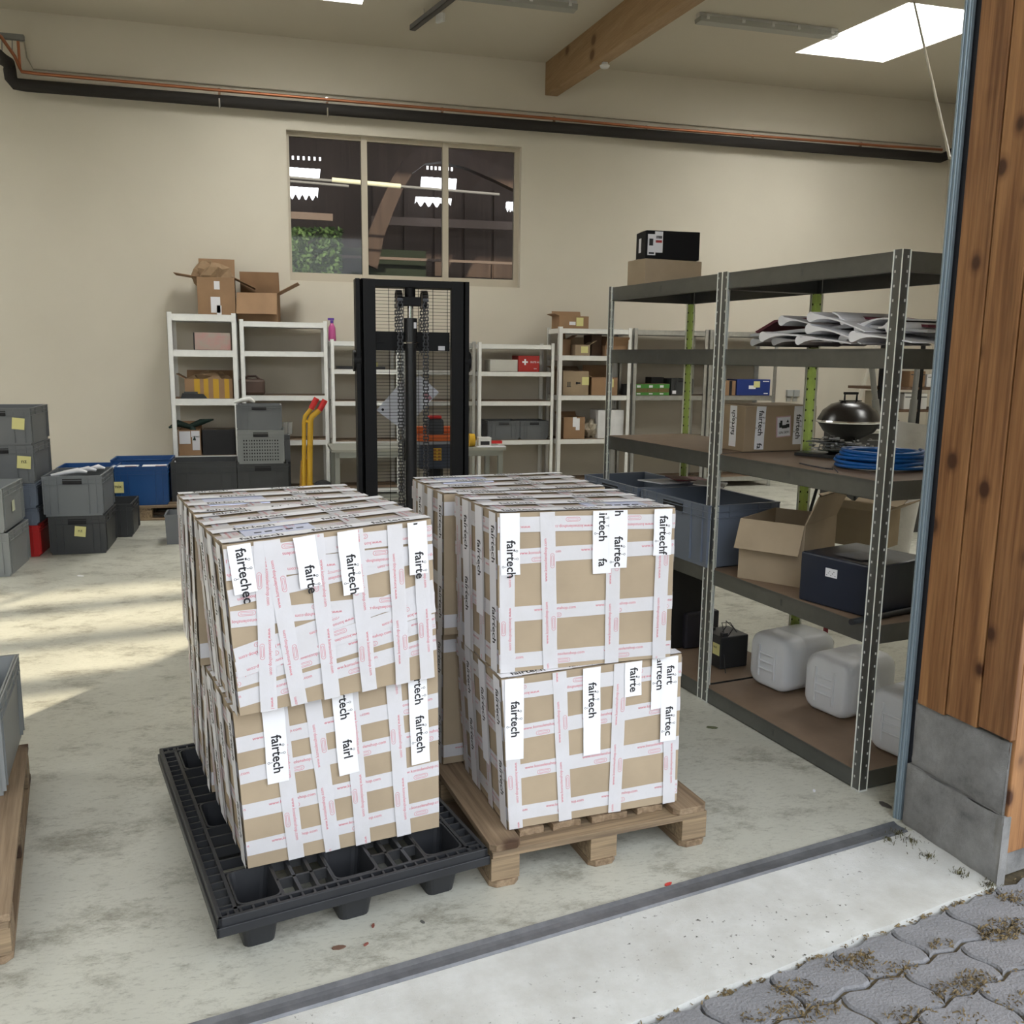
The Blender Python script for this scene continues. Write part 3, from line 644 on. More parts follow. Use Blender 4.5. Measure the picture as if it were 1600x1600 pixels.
def strip(parent, fm, p0, p1, w, e, kind='red', text='fairtech', flip=False, phase=0.0, seed=0, starts=None):
    "one strip of tape on a face, p0 -> p1 in metres; its print goes on with it"
    rn = random.Random(seed); W, H = fm.W, fm.H
    d = V((p1[0]-p0[0], p1[1]-p0[1])); L = d.length; d /= L; n = V((-d.y, d.x)); k = 6; mb = MB(); vs = []
    for i in range(k+1):
        c = V(p0)+d*(L*i/k); j = rn.uniform(-.0009, .0009)
        for sg in (-1, 1):
            q = c+n*(sg*w/2+j+rn.uniform(-.0005, .0005))
            vs.append((min(max(q.x, -.0003), W+.0003)/W, min(max(q.y, -.0003), H+.0003)/H))
    mb.add([fm(a, b, e) for a, b in vs], [(2*i, 2*i+2, 2*i+3, 2*i+1) for i in range(k)], 0)
    dd = (-d.x, -d.y) if flip else (d.x, d.y); st = V(p1) if flip else V(p0); dv = V(dd); nn = V((-dd[1], dd[0]))
    if kind == 'red':
        if not _SP: _SP.append(shop_print())
        x = -.16+phase
        while x < L-.02:
            o = st+dv*x-nn*.001
            dec(mb, fm, (o.x, o.y), dd, [([q for q in vs_], fs_) for vs_, fs_ in _SP[0]], 1, e+.0004, (W, H)); x += .205
    elif kind == 'label':
        for x, tx in (starts or [(.05, text)]):
            if tx not in _FL: _FL[tx] = fair_logo(tx)
            o = st+dv*x-nn*.011
            dec(mb, fm, (o.x, o.y), dd, _FL[tx], 1, e+.0004, (W, H))
    return mb.build('tape_strip', [M_LABEL if kind == 'label' else M_TAPE, M_INKB if kind == 'label' else M_INKR], parent, fix=False)
def flat_text(parent, name, fm, x, y, s, size, m, e=.001, bold=.0, rot=0):
    vs, fs, w = text2d(s, bold); mb = MB(); c, s_ = math.cos(rot), math.sin(rot)
    dec(mb, fm, (x, y), (c, s_), [([(a*size, b*size) for a, b in vs], fs)], 0, e, (fm.W, fm.H))
    return mb.build(name, m, parent, fix=False) if mb.v else None
def patch(parent, name, fm, x, y, w, h, m, e=.0015, rot=0):
    mb = MB(); c, s_ = math.cos(rot), math.sin(rot)
    P = [(x+a*c-b*s_, y+a*s_+b*c) for a, b in ((0, 0), (w, 0), (w, h), (0, h))]
    lo = [fm(a/fm.W, b/fm.H, .0002) for a, b in P]; hi = [fm(a/fm.W, b/fm.H, e) for a, b in P]
    mb.hexa(lo+hi); return mb.build(name, m, parent)

# ------------------------------------------------------------------ taped shipping boxes
def carton_corners(o, rz, w, d, h, jit=(), dz=()):
    "world corners FL FR BR BL bottom then top"
    c, s = math.cos(rz), math.sin(rz); base = [(0, 0), (w, 0), (w, d), (0, d)]; out = []
    for z in (0, h):
        for x, y in base: out.append(V((o[0]+x*c-y*s, o[1]+x*s+y*c, o[2]+z)))
    return out
def taped_box(label, C, front, left, top, group='taped shipping boxes on the two pallets', seed=0, extra=None):
    base = sum(C[:4], V())/4
    root = thing('shipping_box', label, 'box', base, 0, group)
    L = [p-base for p in C]
    FL, FR, BR, BL, tFL, tFR, tBR, tBL = L
    mb = MB(); cen = sum(L, V())/8
    for a, b, c, d_ in ((FL, FR, tFR, tFL), (BL, FL, tFL, tBL), (FR, BR, tBR, tFR), (BR, BL, tBL, tBR), (tFL, tFR, tBR, tBL), (FR, FL, BL, BR)):
        mb.grid(facemap(a, b, c, d_), 8, 8)
    mb.build('carton_body', M_CARD3, root, fix=False)
    faces = dict(front=facemap(FL, FR, tFR, tFL), left=facemap(BL, FL, tFL, tBL), top=facemap(tFL, tFR, tBR, tBL), right=facemap(FR, BR, tBR, tFR), back=facemap(BR, BL, tBL, tBR))
    sd = seed*100
    for fname, spec in (('front', front), ('left', left), ('top', top)):
        fm = faces[fname]; W, H = fm.W, fm.H; e = .0008
        for q in spec:
            k = q[0]; sd += 1; e += .0006
            if k == 'h':      # (h, t_left, t_right, flip, phase)
                strip(root, fm, (0, q[1]*H), (W, q[2]*H), .048, e, 'red', flip=q[3], phase=q[4], seed=sd)
            elif k == 'v':    # (v, s_bottom, s_top, flip, phase[, t0, t1])
                t0, t1 = (q[5], q[6]) if len(q) > 5 else (0, 1)
                strip(root, fm, (q[1]*W, t0*H), (q[2]*W, t1*H), .048, e, 'red', flip=q[3], phase=q[4], seed=sd)
            elif k == 'l':    # label, from the top down: (l, s, t_end, [(x, text)..])
                strip(root, fm, (q[1]*W, H), (q[1]*W+(q[4] if len(q) > 4 else 0), q[2]*H), .062 if len(q) < 6 else q[5], e, 'label', starts=q[3], seed=sd)
            elif k == 'lh':   # label strip across a top: (lh, t0, t1, starts)
                strip(root, fm, (0, q[1]*H), (W, q[2]*H), .05, e, 'label', starts=q[3], seed=sd)
            elif k == 'paper':
                dp_ = patch(root, 'document_pouch', fm, q[1]*W, q[2]*H, q[3], q[4], mat('pouch_bluish', (.62, .66, .84), .3), .004, q[5])
                for i in range(5): patch(dp_, 'pouch_print', fm, q[1]*W+.03+.03*i, q[2]*H+.03, .02, .006+.004*(i % 2), M_INKB, .0052)
    # plain wrapped strips on the two faces turned away
    for fname in ('right', 'back'):
        fm = faces[fname]; W, H = fm.W, fm.H
        for i, t in enumerate((.1, .4, .7, .93)): strip(root, fm, (0, t*H), (W, t*H), .052, .0014+.0006*i, 'red', phase=.05*i, seed=sd+i)
        for i, s_ in enumerate((.08, .35, .64, .92)): strip(root, fm, (s_*W, 0), (s_*W, H), .052, .0044+.0006*i, 'red', phase=.03*i, seed=sd+9+i)
    return root
F1 = [(.075, 'fairtech')]
def top_spec(a, p):
    r = [('h', .2, .2, False, .02+a), ('h', .5, .5, True, .05), ('h', .8, .8, False, .07), ('v', .07, .07, False, 0), ('v', .34, .34, False, .03), ('v', .64, .64, False, .05), ('v', .93, .93, False, .01),
         ('lh', .045, .045, [(.02+a, 'fairtech'), (.22+a, 'fairtech'), (.43, 'fairtech')]), ('lh', .36, .36, [(.06, 'fairtech'), (.29+a, 'fairtech')]), ('lh', .66, .66, [(.1+a, 'fairtech'), (.36, 'fairtech')]), ('lh', .955, .955, [(.05, 'fairtech'), (.3+a, 'fairtech')])]
    if p: r.append(p)
    return r
def left_spec(a):
    return [('h', .1, .1, False, .02+a), ('h', .38, .38, False, .1), ('h', .64, .64, False, .05), ('h', .9, .9, True, .01),
            ('v', .1, .1, False, .02), ('v', .38, .38, False, .06), ('v', .66, .66, False, .04),
            ('l', .3, .0, [(.05, 'fairtech'), (.26, 'fairtech')]), ('l', .62, .3, [(.09+a, 'fairtech')]), ('l', .94, 0, [(.04, 'fairtech'), (.28+a, 'fairtech')])]
PALR = R(7.8); PALL = R(12.0)
# right pallet, front column (measured corners), then the column behind
def quadcol(bl, br, zb, tl, tr, depth, skew=0.0, hz=None):
    "front bottom corners seen in the photo at height zb, top corners at the given heights"
    a = gnd(*bl, zb); b = gnd(*br, zb); n = V((math.cos(R(skew)), math.sin(R(skew)), 0))
    C = [a, b, b+n*depth, a+n*depth]
    for p, (dx, dz) in zip((a, b), (tl, tr)): pass
    tA = gnd(*tl, hz[0]); tB = gnd(*tr, hz[1]); n2 = n
    hb = hz[2] if len(hz) > 2 else hz[0]
    C += [tA, tB, V((tB+n2*depth).to_2d().to_3d())+V((0, 0, hz[1] if len(hz) < 3 else hz[2]))-V((0, 0, 0)), V((tA+n2*depth).to_2d().to_3d())+V((0, 0, hb))]
    return C
Z0 = .150
CRb = quadcol((795, 1296), (1057, 1251), Z0, (783, 1062), (1065, 1022), .49, 94.8, hz=(.655, .655))
CRt = quadcol((780, 1052), (1047, 1026), .662, (777, 802), (1055, 794), .40, 97.2, hz=(1.172, 1.172))
CLb = quadcol((388, 1357), (686, 1292), .160, (364, 1114), (684, 1052), .50, 103, hz=(.655, .660))
CLt = quadcol((375, 1119), (684, 1055), .665, (347, 852), (673, 811), .45, 102.5, hz=(1.150, 1.165))
for c in (CRb, CRt, CLb, CLt): pass
taped_box('taped cardboard box, bottom front one on the wooden pallet', CRb,
    [('h', .10, .10, False, .09), ('h', .38, .40, False, .02), ('h', .64, .67, False, .02), ('h', .91, .90, True, .06),
     ('v', .04, .04, True, .03), ('v', .32, .30, False, .02), ('v', .61, .64, False, .05), ('v', .945, .93, True, .05),
     ('l', .065, .47, [(.075, 'fairtech')], -.012), ('l', .475, .42, [(.05, 'fairtech')]), ('l', .71, .77, [(.02, 'fairte')], 0), ('l', .865, .66, [(.0, 'airtech')]), ('l', .925, .43, [(.03, 'fairt'), (.17, 'fairtec')], 0)],
    left_spec(0), top_spec(.02, None), seed=1)
taped_box('taped cardboard box, top front one on the wooden pallet, with pouch at its corner', CRt,
    [('h', .075, .07, False, .1), ('h', .37, .38, False, .07), ('h', .73, .75, False, .02), ('h', .93, .92, True, .03),
     ('v', .045, .05, True, .05), ('v', .285, .27, False, .04), ('v', .64, .64, False, .02), ('v', .925, .93, False, .03),
     ('l', .065, .62, [(.085, 'fairtech')], 0), ('l', .575, .60, [(-.01, 'airtech'), (.155, 'fa')]), ('l', .665, .63, [(.0, 'h'), (.085, 'fairtec')]), ('l', .925, .70, [(.022, 'fairtech'), (.14, 'f')])],
    left_spec(.02), top_spec(0, ('paper', .55, .08, .2, .14, .0)), seed=2)
taped_box('taped cardboard box, bottom front one on the black plastic pallet', CLb,
    [('h', .13, .15, False, .03), ('h', .37, .39, False, .03), ('h', .60, .62, False, .05), ('h', .80, .83, False, .0),
     ('v', .235, .20, True, .05), ('v', .42, .36, False, .03), ('v', .58, .54, True, .02), ('v', .80, .76, True, .06),
     ('l', .175, .52, [(.09, 'fairtech')]), ('l', .50, .48, [(-.0, 'rtech'), (.15, 'fairl')], .012), ('l', .885, .45, [(-.0, 'rtech'), (.12, 'fairtech')], .008)],
    left_spec(.01), top_spec(.01, None), seed=3)
taped_box('crooked heavily taped cardboard box, top front one on the black plastic pallet', CLt,
    [('h', .10, .22, False, .03), ('h', .22, .36, False, .08), ('h', .36, .58, True, .02), ('h', .58, .50, True, .05), ('h', .70, .80, True, .0), ('h', .85, .80, True, .06), ('h', .93, .92, True, .12), ('h', .28, .47, True, .0),
     ('v', .13, .17, True, .0), ('v', .27, .21, False, .05), ('v', .43, .41, True, .03), ('v', .62, .60, True, .06), ('v', .80, .80, False, .02), ('v', .935, .93, True, .02),
     ('l', .065, .72, [(.012, 'fairtechec')], .008), ('l', .355, .70, [(.085, 'fairte')], .01), ('l', .56, .62, [(.07, 'fairtech')], .008), ('l', .915, .68, [(-.01, 'h'), (.09, 'fairte')], 0)],
    left_spec(.03), top_spec(.03, ('paper', .12, .12, .2, .17, .0)), seed=4)
taped_box('taped cardboard box, bottom rear one on the wooden pallet', carton_corners((.597, 3.125, Z0), R(7), .61, .45, .505), [('h', .1, .1, False, 0), ('h', .9, .9, False, 0)], left_spec(.04), top_spec(0, None), seed=5)
taped_box('taped cardboard box, top rear one on the wooden pallet, loose tape on its side', carton_corners((.590, 3.075, .662), R(6), .62, .42, .506), [('h', .1, .1, False, 0), ('h', .9, .9, False, 0)], left_spec(.05), top_spec(.03, ('paper', .12, .6, .2, .14, 0)), seed=6)
taped_box('taped cardboard box, bottom rear one on the black plastic pallet', carton_corners((-.215, 3.075, .160), R(11), .60, .50, .495), [('h', .1, .1, False, 0), ('h', .9, .9, False, 0)], left_spec(.06), top_spec(0, None), seed=7)
taped_box('taped cardboard box, top rear one on the black plastic pallet', carton_corners((-.222, 2.93, .662), R(11), .60, .44, .488), [('h', .1, .1, False, 0), ('h', .9, .9, False, 0)], left_spec(.07), top_spec(.02, ('paper', .1, .3, .2, .16, 0)), seed=8)

# ------------------------------------------------------------------ pallets
def wooden_pallet(label, loc, rz, broken=True, W=.78, L=1.2, group=None):
    r = thing('wooden_pallet', label, 'pallet', loc, rz, group); rn = random.Random(5)
    def board(name, x0, x1, y0, y1, z0, z1, m=M_PAL, cut=0):
        mb = MB(); cx, cy = (x0+x1)/2, (y0+y1)/2
        if cut:
            mb.prism([(x0-cx+cut, y0-cy), (x1-cx-cut, y0-cy), (x1-cx, y0-cy+cut), (x1-cx, y1-cy), (x0-cx, y1-cy), (x0-cx, y0-cy+cut)], 0, z1-z0)
        else:
            n = 5 if name == 'deck_board' and broken else 1; P = [(x0-cx+(x1-x0)*i/n, y0-cy+(rn.uniform(0, .012) if n > 1 else 0)) for i in range(n+1)]
            mb.prism(P+[(x1-cx, y1-cy), (x0-cx, y1-cy)], 0, z1-z0)
        return mb.build(name, m, r, loc=(cx, cy, z0), bevel=.002)
    for x in (0, W/2-.05, W-.1):
        board('bottom_board', x, x+.1, .0, L, 0, .022, cut=.02)
        for y in (.0, L/2-.07, L-.145): board('block', x+.002, x+.098, y+.004, y+.14, .0225, .1, M_PALX)
    for y in (0, L/2-.06, L-.12): board('cross_board', .005, W-.005, y, y+.125, .1005, .122, M_PALX)
    tops = [(0, .105, 0), (.118, .205, .05), (.235, .335, .055), (.375, .505, .05), (.545, .64, .05), (.66, W, .0)] if broken else [(0, .14, 0), (.17, .27, 0), (.3, .45, 0), (.5, .6, 0), (.64, W, 0)]
    for i, (a, b, y) in enumerate(tops):
        board('deck_board', a, b, y, L, .1225, .1445, cut=.018 if i in (0, len(tops)-1) and broken else 0)
    return r
wooden_pallet('worn wooden pallet with broken deck board ends under four taped boxes', gnd(767, 1390, 0), R(6.5), W=.79)
wooden_pallet('wooden pallet carrying the light grey crate at the left edge', (-1.494, 2.367, 0), R(10.4), False, W=.80)

def plastic_pallet(label, loc, rz, W=.80, L=1.2, H=.155):
    r = thing('plastic_pallet', label, 'pallet', loc, rz)
    T = H-.012; cx = [(.06, .185), (W/2-.065, W/2+.065), (W-.185, W-.06)]; cy = [(.045, .225), (L/2-.09, L/2+.09), (L-.225, L-.045)]
    rim = MB(); b = .012
    # stepped skirt around the deck
    for a, q in (((0, 0), (W, b)), ((0, L-b), (W, L)), ((0, 0), (b, L)), ((W-b, 0), (W, L))): rim.ab((*a, H-.052), (*q, H))
    for a, q in (((-.006, -.006), (W+.006, .004)), ((-.006, L-.004), (W+.006, L+.006)), ((-.006, -.006), (.004, L+.006)), ((W-.004, -.006), (W+.006, L+.006))): rim.ab((*a, H-.052), (*q, H-.024))
    rim.build('rim', M_BLK, r, bevel=.002)
    g = MB()
    def inside(x, y): return any(a-.004 < x < c+.004 for a, c in cx) and any(a-.004 < y < c+.004 for a, c in cy)
    for y in (.038, L-.038): g.ab((b, y-.005, H-.03), (W-b, y+.005, H-.002))
    for x in (.052, W-.052): g.ab((x-.005, b, H-.03), (x+.005, L-b, H-.002))
    x = .03
    while x < W-.02:                       # small pockets along the edges
        for y0, y1 in ((b, .034), (L-.034, L-b)): g.ab((x-.003, y0, H-.03), (x+.003, y1, H-.003))
        x += .034
    y = .06
    while y < L-.04:
        for x0, x1 in ((b, .048), (W-.048, W-b)): g.ab((x0, y-.003, H-.03), (x1, y+.003, H-.003))
        y += .042
    g.build('edge_ribs', M_BLK, r)
    g = MB()
    xs = [cx[0][1]+(cx[1][0]-cx[0][1])*i/3 for i in range(4)]+[cx[1][1]+(cx[2][0]-cx[1][1])*i/3 for i in range(4)]
    for x in xs: g.ab((x-.005, .038, H-.035), (x+.005, L-.038, H-.004))
    ys = [.125, .225, .30, .38, .45, .51, .69, .75, .82, .90, .975, 1.075]
    for y in ys:
        for a, c in ((cx[0][1], cx[1][0]), (cx[1][1], cx[2][0])): g.ab((a, y-.004, H-.035), (c, y+.004, H-.004))
    for y in (.225, .30, .38, .45, .51, .69, .75, .82, .9, .975):
        for a, c in ((.052, cx[0][1]), (cx[1][0], cx[1][1]), (cx[2][0], W-.052)): g.ab((a, y-.004, H-.035), (c, y+.004, H-.004))
    g.build('deck_grid', M_BLK, r)
    for a, c in cx:
        for d, e in cy:
            m = MB(); t = .005
            def loop(z, k, off=0): # rounded rectangle that narrows towards the floor
                xc, yc = (a+c)/2, (d+e)/2; hx, hy = (c-a)/2*k-off, (e-d)/2*k-off; rr = .02; out = []
                for sx, sy, w0 in ((1, -1, -PI/2), (1, 1, 0), (-1, 1, PI/2), (-1, -1, PI)):
                    for i in range(4):
                        w = w0+PI/2*i/3; out.append((xc+sx*(hx-rr)+rr*math.cos(w), yc+sy*(hy-rr)+rr*math.sin(w), z))
                return out
            rings = [loop(H-.003, 1.0), loop(0, .70), loop(0, .70, t), loop(.006, .70, t), loop(H-.003, 1.0, t)]
            vs = sum(rings, []); n = 16
            fs = [(k*n+i, k*n+(i+1) % n, (k+1)*n+(i+1) % n, (k+1)*n+i) for k in (0, 3) for i in range(n)]
            fs += [tuple(range(3*n, 4*n)), tuple(range(n, 2*n))]
            fs += [(4*n+i, 4*n+(i+1) % n, (i+1) % n, i) for i in range(n)]
            m.add(vs, fs); m.build('foot', M_BLK, r, fix=False)
    return r
_pf = gnd(341, 1440, .150)
plastic_pallet('black plastic nestable pallet with open grid deck under four taped boxes', (_pf.x, _pf.y, 0), R(12.8))

# ------------------------------------------------------------------ racks
def rack(label, o, rz, W, Dp, H, levels, mu, group, bh=.055, holes=0, mb_=None, t=.0016, rear=None, fl_=.036, hm=None, mlev=None):
    "o: front left foot; local x along the front, y to the back. levels: heights of the board tops"
    r = thing('shelf_rack', label, 'shelf', o, rz, group); mb_ = mb_ or mu
    for cx, cy, sx, sy in ((0, 0, 1, 1), (W, 0, -1, 1), (0, Dp, 1, -1), (W, Dp, -1, -1)):
        m = MB(); x1 = cx+sx*fl_; y1 = cy+sy*fl_
        m.ab((cx, cy, .006), (x1, cy+sy*.0035, H)); m.ab((cx, cy, .006), (cx+sx*.0035, y1, H))
        m.ab((x1-sx*.004, cy-sy*.0025, .006), (x1, cy+sy*.007, H), 2 if holes else 0); m.ab((cx-sx*.0025, y1-sy*.004, .006), (cx+sx*.007, y1, H), 2 if holes else 0)
        if holes: m.ab((cx-sx*.001, cy-sy*.001, .006), (cx+sx*.002, cy+sy*.002, H), 2)
        if holes:
            z = .05
            while z < H-.02:
                front = cy == 0
                m.ab((cx+sx*(fl_*.62), cy-sy*.0006, z), (cx+sx*(fl_*.62+.006), cy+sy*.0045, z+.009), 1)
                m.ab((cx-sx*.0006, cy+sy*(fl_*.62), z), (cx+sx*.0045, cy+sy*(fl_*.62+.006), z+.009), 1); z += holes
        m.ab((cx-sx*.003, cy-sy*.003, 0), (cx+sx*fl_, cy+sy*fl_, .006), 1 if holes else 0)
        m.build('upright', [rear if (rear and cy > 0) else mu, M_HOLE if (rear and cy > 0) else (hm or M_HOLE), M_BRIGHTEDGE] if holes else mu, r)
    first = {}
    for z in levels:
        def part(key, mk, mt, x, y):
            if key in first: share(first[key], r, (x, y, z))
            else: first[key] = mk().build(key.split('|')[0], mt, r, loc=(x, y, z))
        def bm(L, ax):
            m = MB()
            if ax == 0: m.ab((0, 0, -bh), (L, .0022, 0)).ab((0, 0, -bh), (L, .016, -bh+.002)).ab((0, 0, -.008), (L, .02, -.006)).ab((L/2-.004, -.0012, -bh*.7), (L/2-.001, 0, -bh*.3)).ab((L/2+.004, -.0012, -bh*.7), (L/2+.007, 0, -bh*.3))
            else: m.ab((0, 0, -bh), (.0022, L, 0)).ab((0, 0, -bh), (.016, L, -bh+.002))
            return m
        part('beam|f', lambda: bm(W-2*.0045, 0), mb_, .0045, .0045)
        part('beam|b', lambda: bm(W-2*.0045, 0).xf(Matrix.Scale(-1, 4, (0, 1, 0))), mb_, .0045, Dp-.0045)
        part('side_beam|l', lambda: bm(Dp-.02, 1), mb_, .0075, .01)
        part('side_beam|r', lambda: bm(Dp-.02, 1).xf(Matrix.Scale(-1, 4, (1, 0, 0))), mb_, W-.0075, .01)
        part('shelf_board|', lambda: MB().ab((0, 0, -.0055), (W-.018, Dp-.016, .0005)), M_HDF, .009, .008)
    return r
G1 = 'galvanised racks along the back wall'
YF = 10.70; YD = .5
LV = dict()
def bx(x0, x1, y=560): return ony(x0, y, YF).x, ony(x1, y, YF).x
def zl(x, ys): return [max(ony(x, y, YF).z, .10) for y in ys]
xa, xb = ony(260, 490, YF).x, ony(373, 490, YF).x
rack('tall bright rack bay furthest left on the back wall', (xa, YF, 0), 0, xb-xa-.03, YD, ony(262, 487, YF).z, zl(320, [491, 547, 623, 712])+[.1], M_GALVB, G1, .075, t=.003, fl_=.05)
z2 = zl(440, [503, 549, 618, 688])+[.1]
xc = ony(514, 500, YF).x
rack('bright rack bay second from left, with the grey crates and yellow handle in front', (xb, YF, 0), 0, xc-xb-.02, YD, z2[0]+.02, z2, M_GALVB, G1, .06, fl_=.045)
z3 = zl(540, [533, 577, 627, 690])+[.1]
xd, xe = ony(627, 560, YF).x, ony(746, 560, YF).x
rack('lower rack bay with the spray bottle, left of the lift truck', (xc+.01, YF, 0), 0, xd-xc-.03, YD, z3[0]+.02, z3, M_GALVB, G1, .055, fl_=.04)
rack('lower rack bay mostly hidden behind the lift truck', (xd, YF, 0), 0, xe-xd-.02, YD, z3[0]+.02, z3, M_GALV, G1, .055, fl_=.04)
z4 = zl(800, [538, 581, 627, 688])+[.1]
xf_ = ony(869, 560, YF).x
rack('lower rack bay holding the red first-aid box', (xe+.01, YF, 0), 0, xf_-xe-.03, YD, z4[0]+.02, z4, M_GALVB, G1, .055, fl_=.04)
z5 = zl(930, [514, 556, 618, 686])+[.13]
xg, xh, xi, xj = ony(873, 560, YF).x, ony(989, 560, YF).x, ony(1108, 560, YF).x, ony(1217, 560, YF).x
rack('rack bay with brown cartons right of the first-aid rack', (xg, YF, 0), 0, xh-xg-.02, YD, z5[0]+.02, z5, M_GALVB, G1, .06, fl_=.045)
rack('rack bay holding the green boxes', (xh+.01, YF, 0), 0, xi-xh-.03, YD, z5[0]+.02, z5, M_GALV, G1, .06, fl_=.045)
rack('rack bay furthest right, holding the blue box', (xi, YF, 0), 0, xj-xi-.02, YD, z5[0]+.02, z5, M_GALV, G1, .06, fl_=.045)
# big rack on the right: two bays
RP = gnd(1343, 1238.6); RQ = gnd(1096.5, 1094); ru = (RQ-RP).normalized(); RL = 1.036; RD = .55; rw = V((-ru.y, ru.x, 0))*-1
RZ = math.atan2(-ru.y, -ru.x); RLV = [2.025, 1.687, 1.207, .66, .075]
GR = 'near double rack at the right'
o1 = RP+ru*(2*RL); o2 = RP+ru*RL
M_GREEN = galv_mat('zinc_tree_reflection', (.66, .76, .34), .3, .4, .75)  # green reflection of the trees outside, put into the zinc colour
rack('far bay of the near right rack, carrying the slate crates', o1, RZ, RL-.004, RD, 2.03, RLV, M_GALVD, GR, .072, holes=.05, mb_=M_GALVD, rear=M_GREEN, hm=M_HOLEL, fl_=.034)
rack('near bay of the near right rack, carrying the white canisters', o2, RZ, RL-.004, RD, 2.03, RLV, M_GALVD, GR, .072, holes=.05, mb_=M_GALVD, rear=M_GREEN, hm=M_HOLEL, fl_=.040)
def onrack(u_, d_, z): return RP+ru*u_+rw*d_+V((0, 0, z))
def rackray(x, y, d_):
    "where the line of sight through a picture point meets the vertical plane d_ behind the rack front"
    n = rw; c = RP+rw*d_; d = ray(x, y); t = (n.x*c.x+n.y*c.y)/(n.x*d.x+n.y*d.y); return V((t*d.x, t*d.y, CH+t*d.z))

# ------------------------------------------------------------------ crates and cartons
def crate(label, loc, rz, w, d, h, m, handle=True, note=None, perf=False, group=None, closed=None, t=.014, ribs=True, name='plastic_crate', note_m=None):
    "w: front width, d: depth, loc: middle of the front edge at the bottom"
    r = thing(name, label, 'crate', loc, rz, group); b = MB(); tp = .012
    x0, x1 = -w/2, w/2
    P0 = [(x0+tp, tp, 0), (x1-tp, tp, 0), (x1-tp, d-tp, 0), (x0+tp, d-tp, 0)]; P1 = [(x0+tp*.4, tp*.4, h), (x1-tp*.4, tp*.4, h), (x1-tp*.4, d-tp*.4, h), (x0+tp*.4, d-tp*.4, h)]
    I1 = [(x0+t, t, h), (x1-t, t, h), (x1-t, d-t, h), (x0+t, d-t, h)]; I0 = [(x0+t+tp, t+tp, .012), (x1-t-tp, t+tp, .012), (x1-t-tp, d-t-tp, .012), (x0+t+tp, d-t-tp, .012)]
    vs = P0+P1+I1+I0; fs = [(3, 2, 1, 0)]+[(i, (i+1) % 4, 4+(i+1) % 4, 4+i) for i in range(4)]+[(4+i, 4+(i+1) % 4, 8+(i+1) % 4, 8+i) for i in range(4)]+[(8+i, 8+(i+1) % 4, 12+(i+1) % 4, 12+i) for i in range(4)]+[(12, 13, 14, 15)]
    b.add(vs, fs); cb = b.build('crate_body', m, r)
    k = MB()
    for z0, z1 in ((h-.006, h), (h*.90-.004, h*.90), (h*.80-.004, h*.80)) if ribs else ((h-.012, h),):
        k.ab((x0-.001, -.001, z0), (x1+.001, .007, z1)); k.ab((x0-.001, d-.007, z0), (x1+.001, d+.001, z1)); k.ab((x0-.001, 0, z0), (x0+.007, d, z1)); k.ab((x1-.007, 0, z0), (x1+.001, d, z1))
    k.build('rim', m, cb)
    if ribs:
        k = MB()
        for x in (x0+.004, x0+.05, x0+w*.24, x1-.004, x1-.05, x1-w*.24): k.ab((x-.003, 0, .02), (x+.003, .012, h-.004))
        for y in (.004, .05, d*.3, d-.05, d-.004, d*.7):
            for xx in ((x0, x0+.012), (x1-.012, x1)): k.ab((xx[0], y-.003, h*.8 if .05 < y < d-.05 else .02), (xx[1], y+.003, h-.004))
        tag(k.build('ribs', m, cb), kind='stuff')
    if handle:
        k = MB(); hw = min(.085, w*.16); k.ab((-hw, -.001, h*.77), (hw, .02, h*.80), 0); k.ab((-hw, -.001, h*.93), (hw, .006, h*.95), 0); k.ab((-hw, -.0005, h*.80), (hw, .004, h*.93), 1)
        k.build('handle', [m, M_HOLE], r)
    if perf:
        k = MB()
        for i in range(14):
            for j in range(7):
                x = x0+w*.14+i*w*.72/13; z = h*.10+j*h*.095; k.ab((x-.006, .0035, z), (x+.006, .009, z+.013))
        tag(k.build('perforations', M_HOLE, cb), kind='stuff')
    if note:
        nx, nz, ns = note[:3]; k = MB(); a = note[3] if len(note) > 3 else .1
        k.box((0, 0, 0), (ns, .002, ns), 0, 0, Matrix.Rotation(a, 3, 'Y')); sn = k.build('sticky_note', note_m or M_NOTE, r, loc=(nx, -.002, nz))
        if len(note) > 4:
            vs, fs, wd = text2d(note[4], .0); s_ = ns*.75/max(wd, .3); s_ = min(s_, ns*.45); k = MB(); k.add([(x*s_-wd*s_/2, -.0035, y*s_-.005) for x, y in vs], fs); k.build('note_writing', M_INKB, sn, fix=False)
    return r
def flap_M(hinge, axis, ang): return Matrix.Translation(hinge) @ Matrix.Rotation(ang, 4, axis) @ Matrix.Translation(-V(hinge))
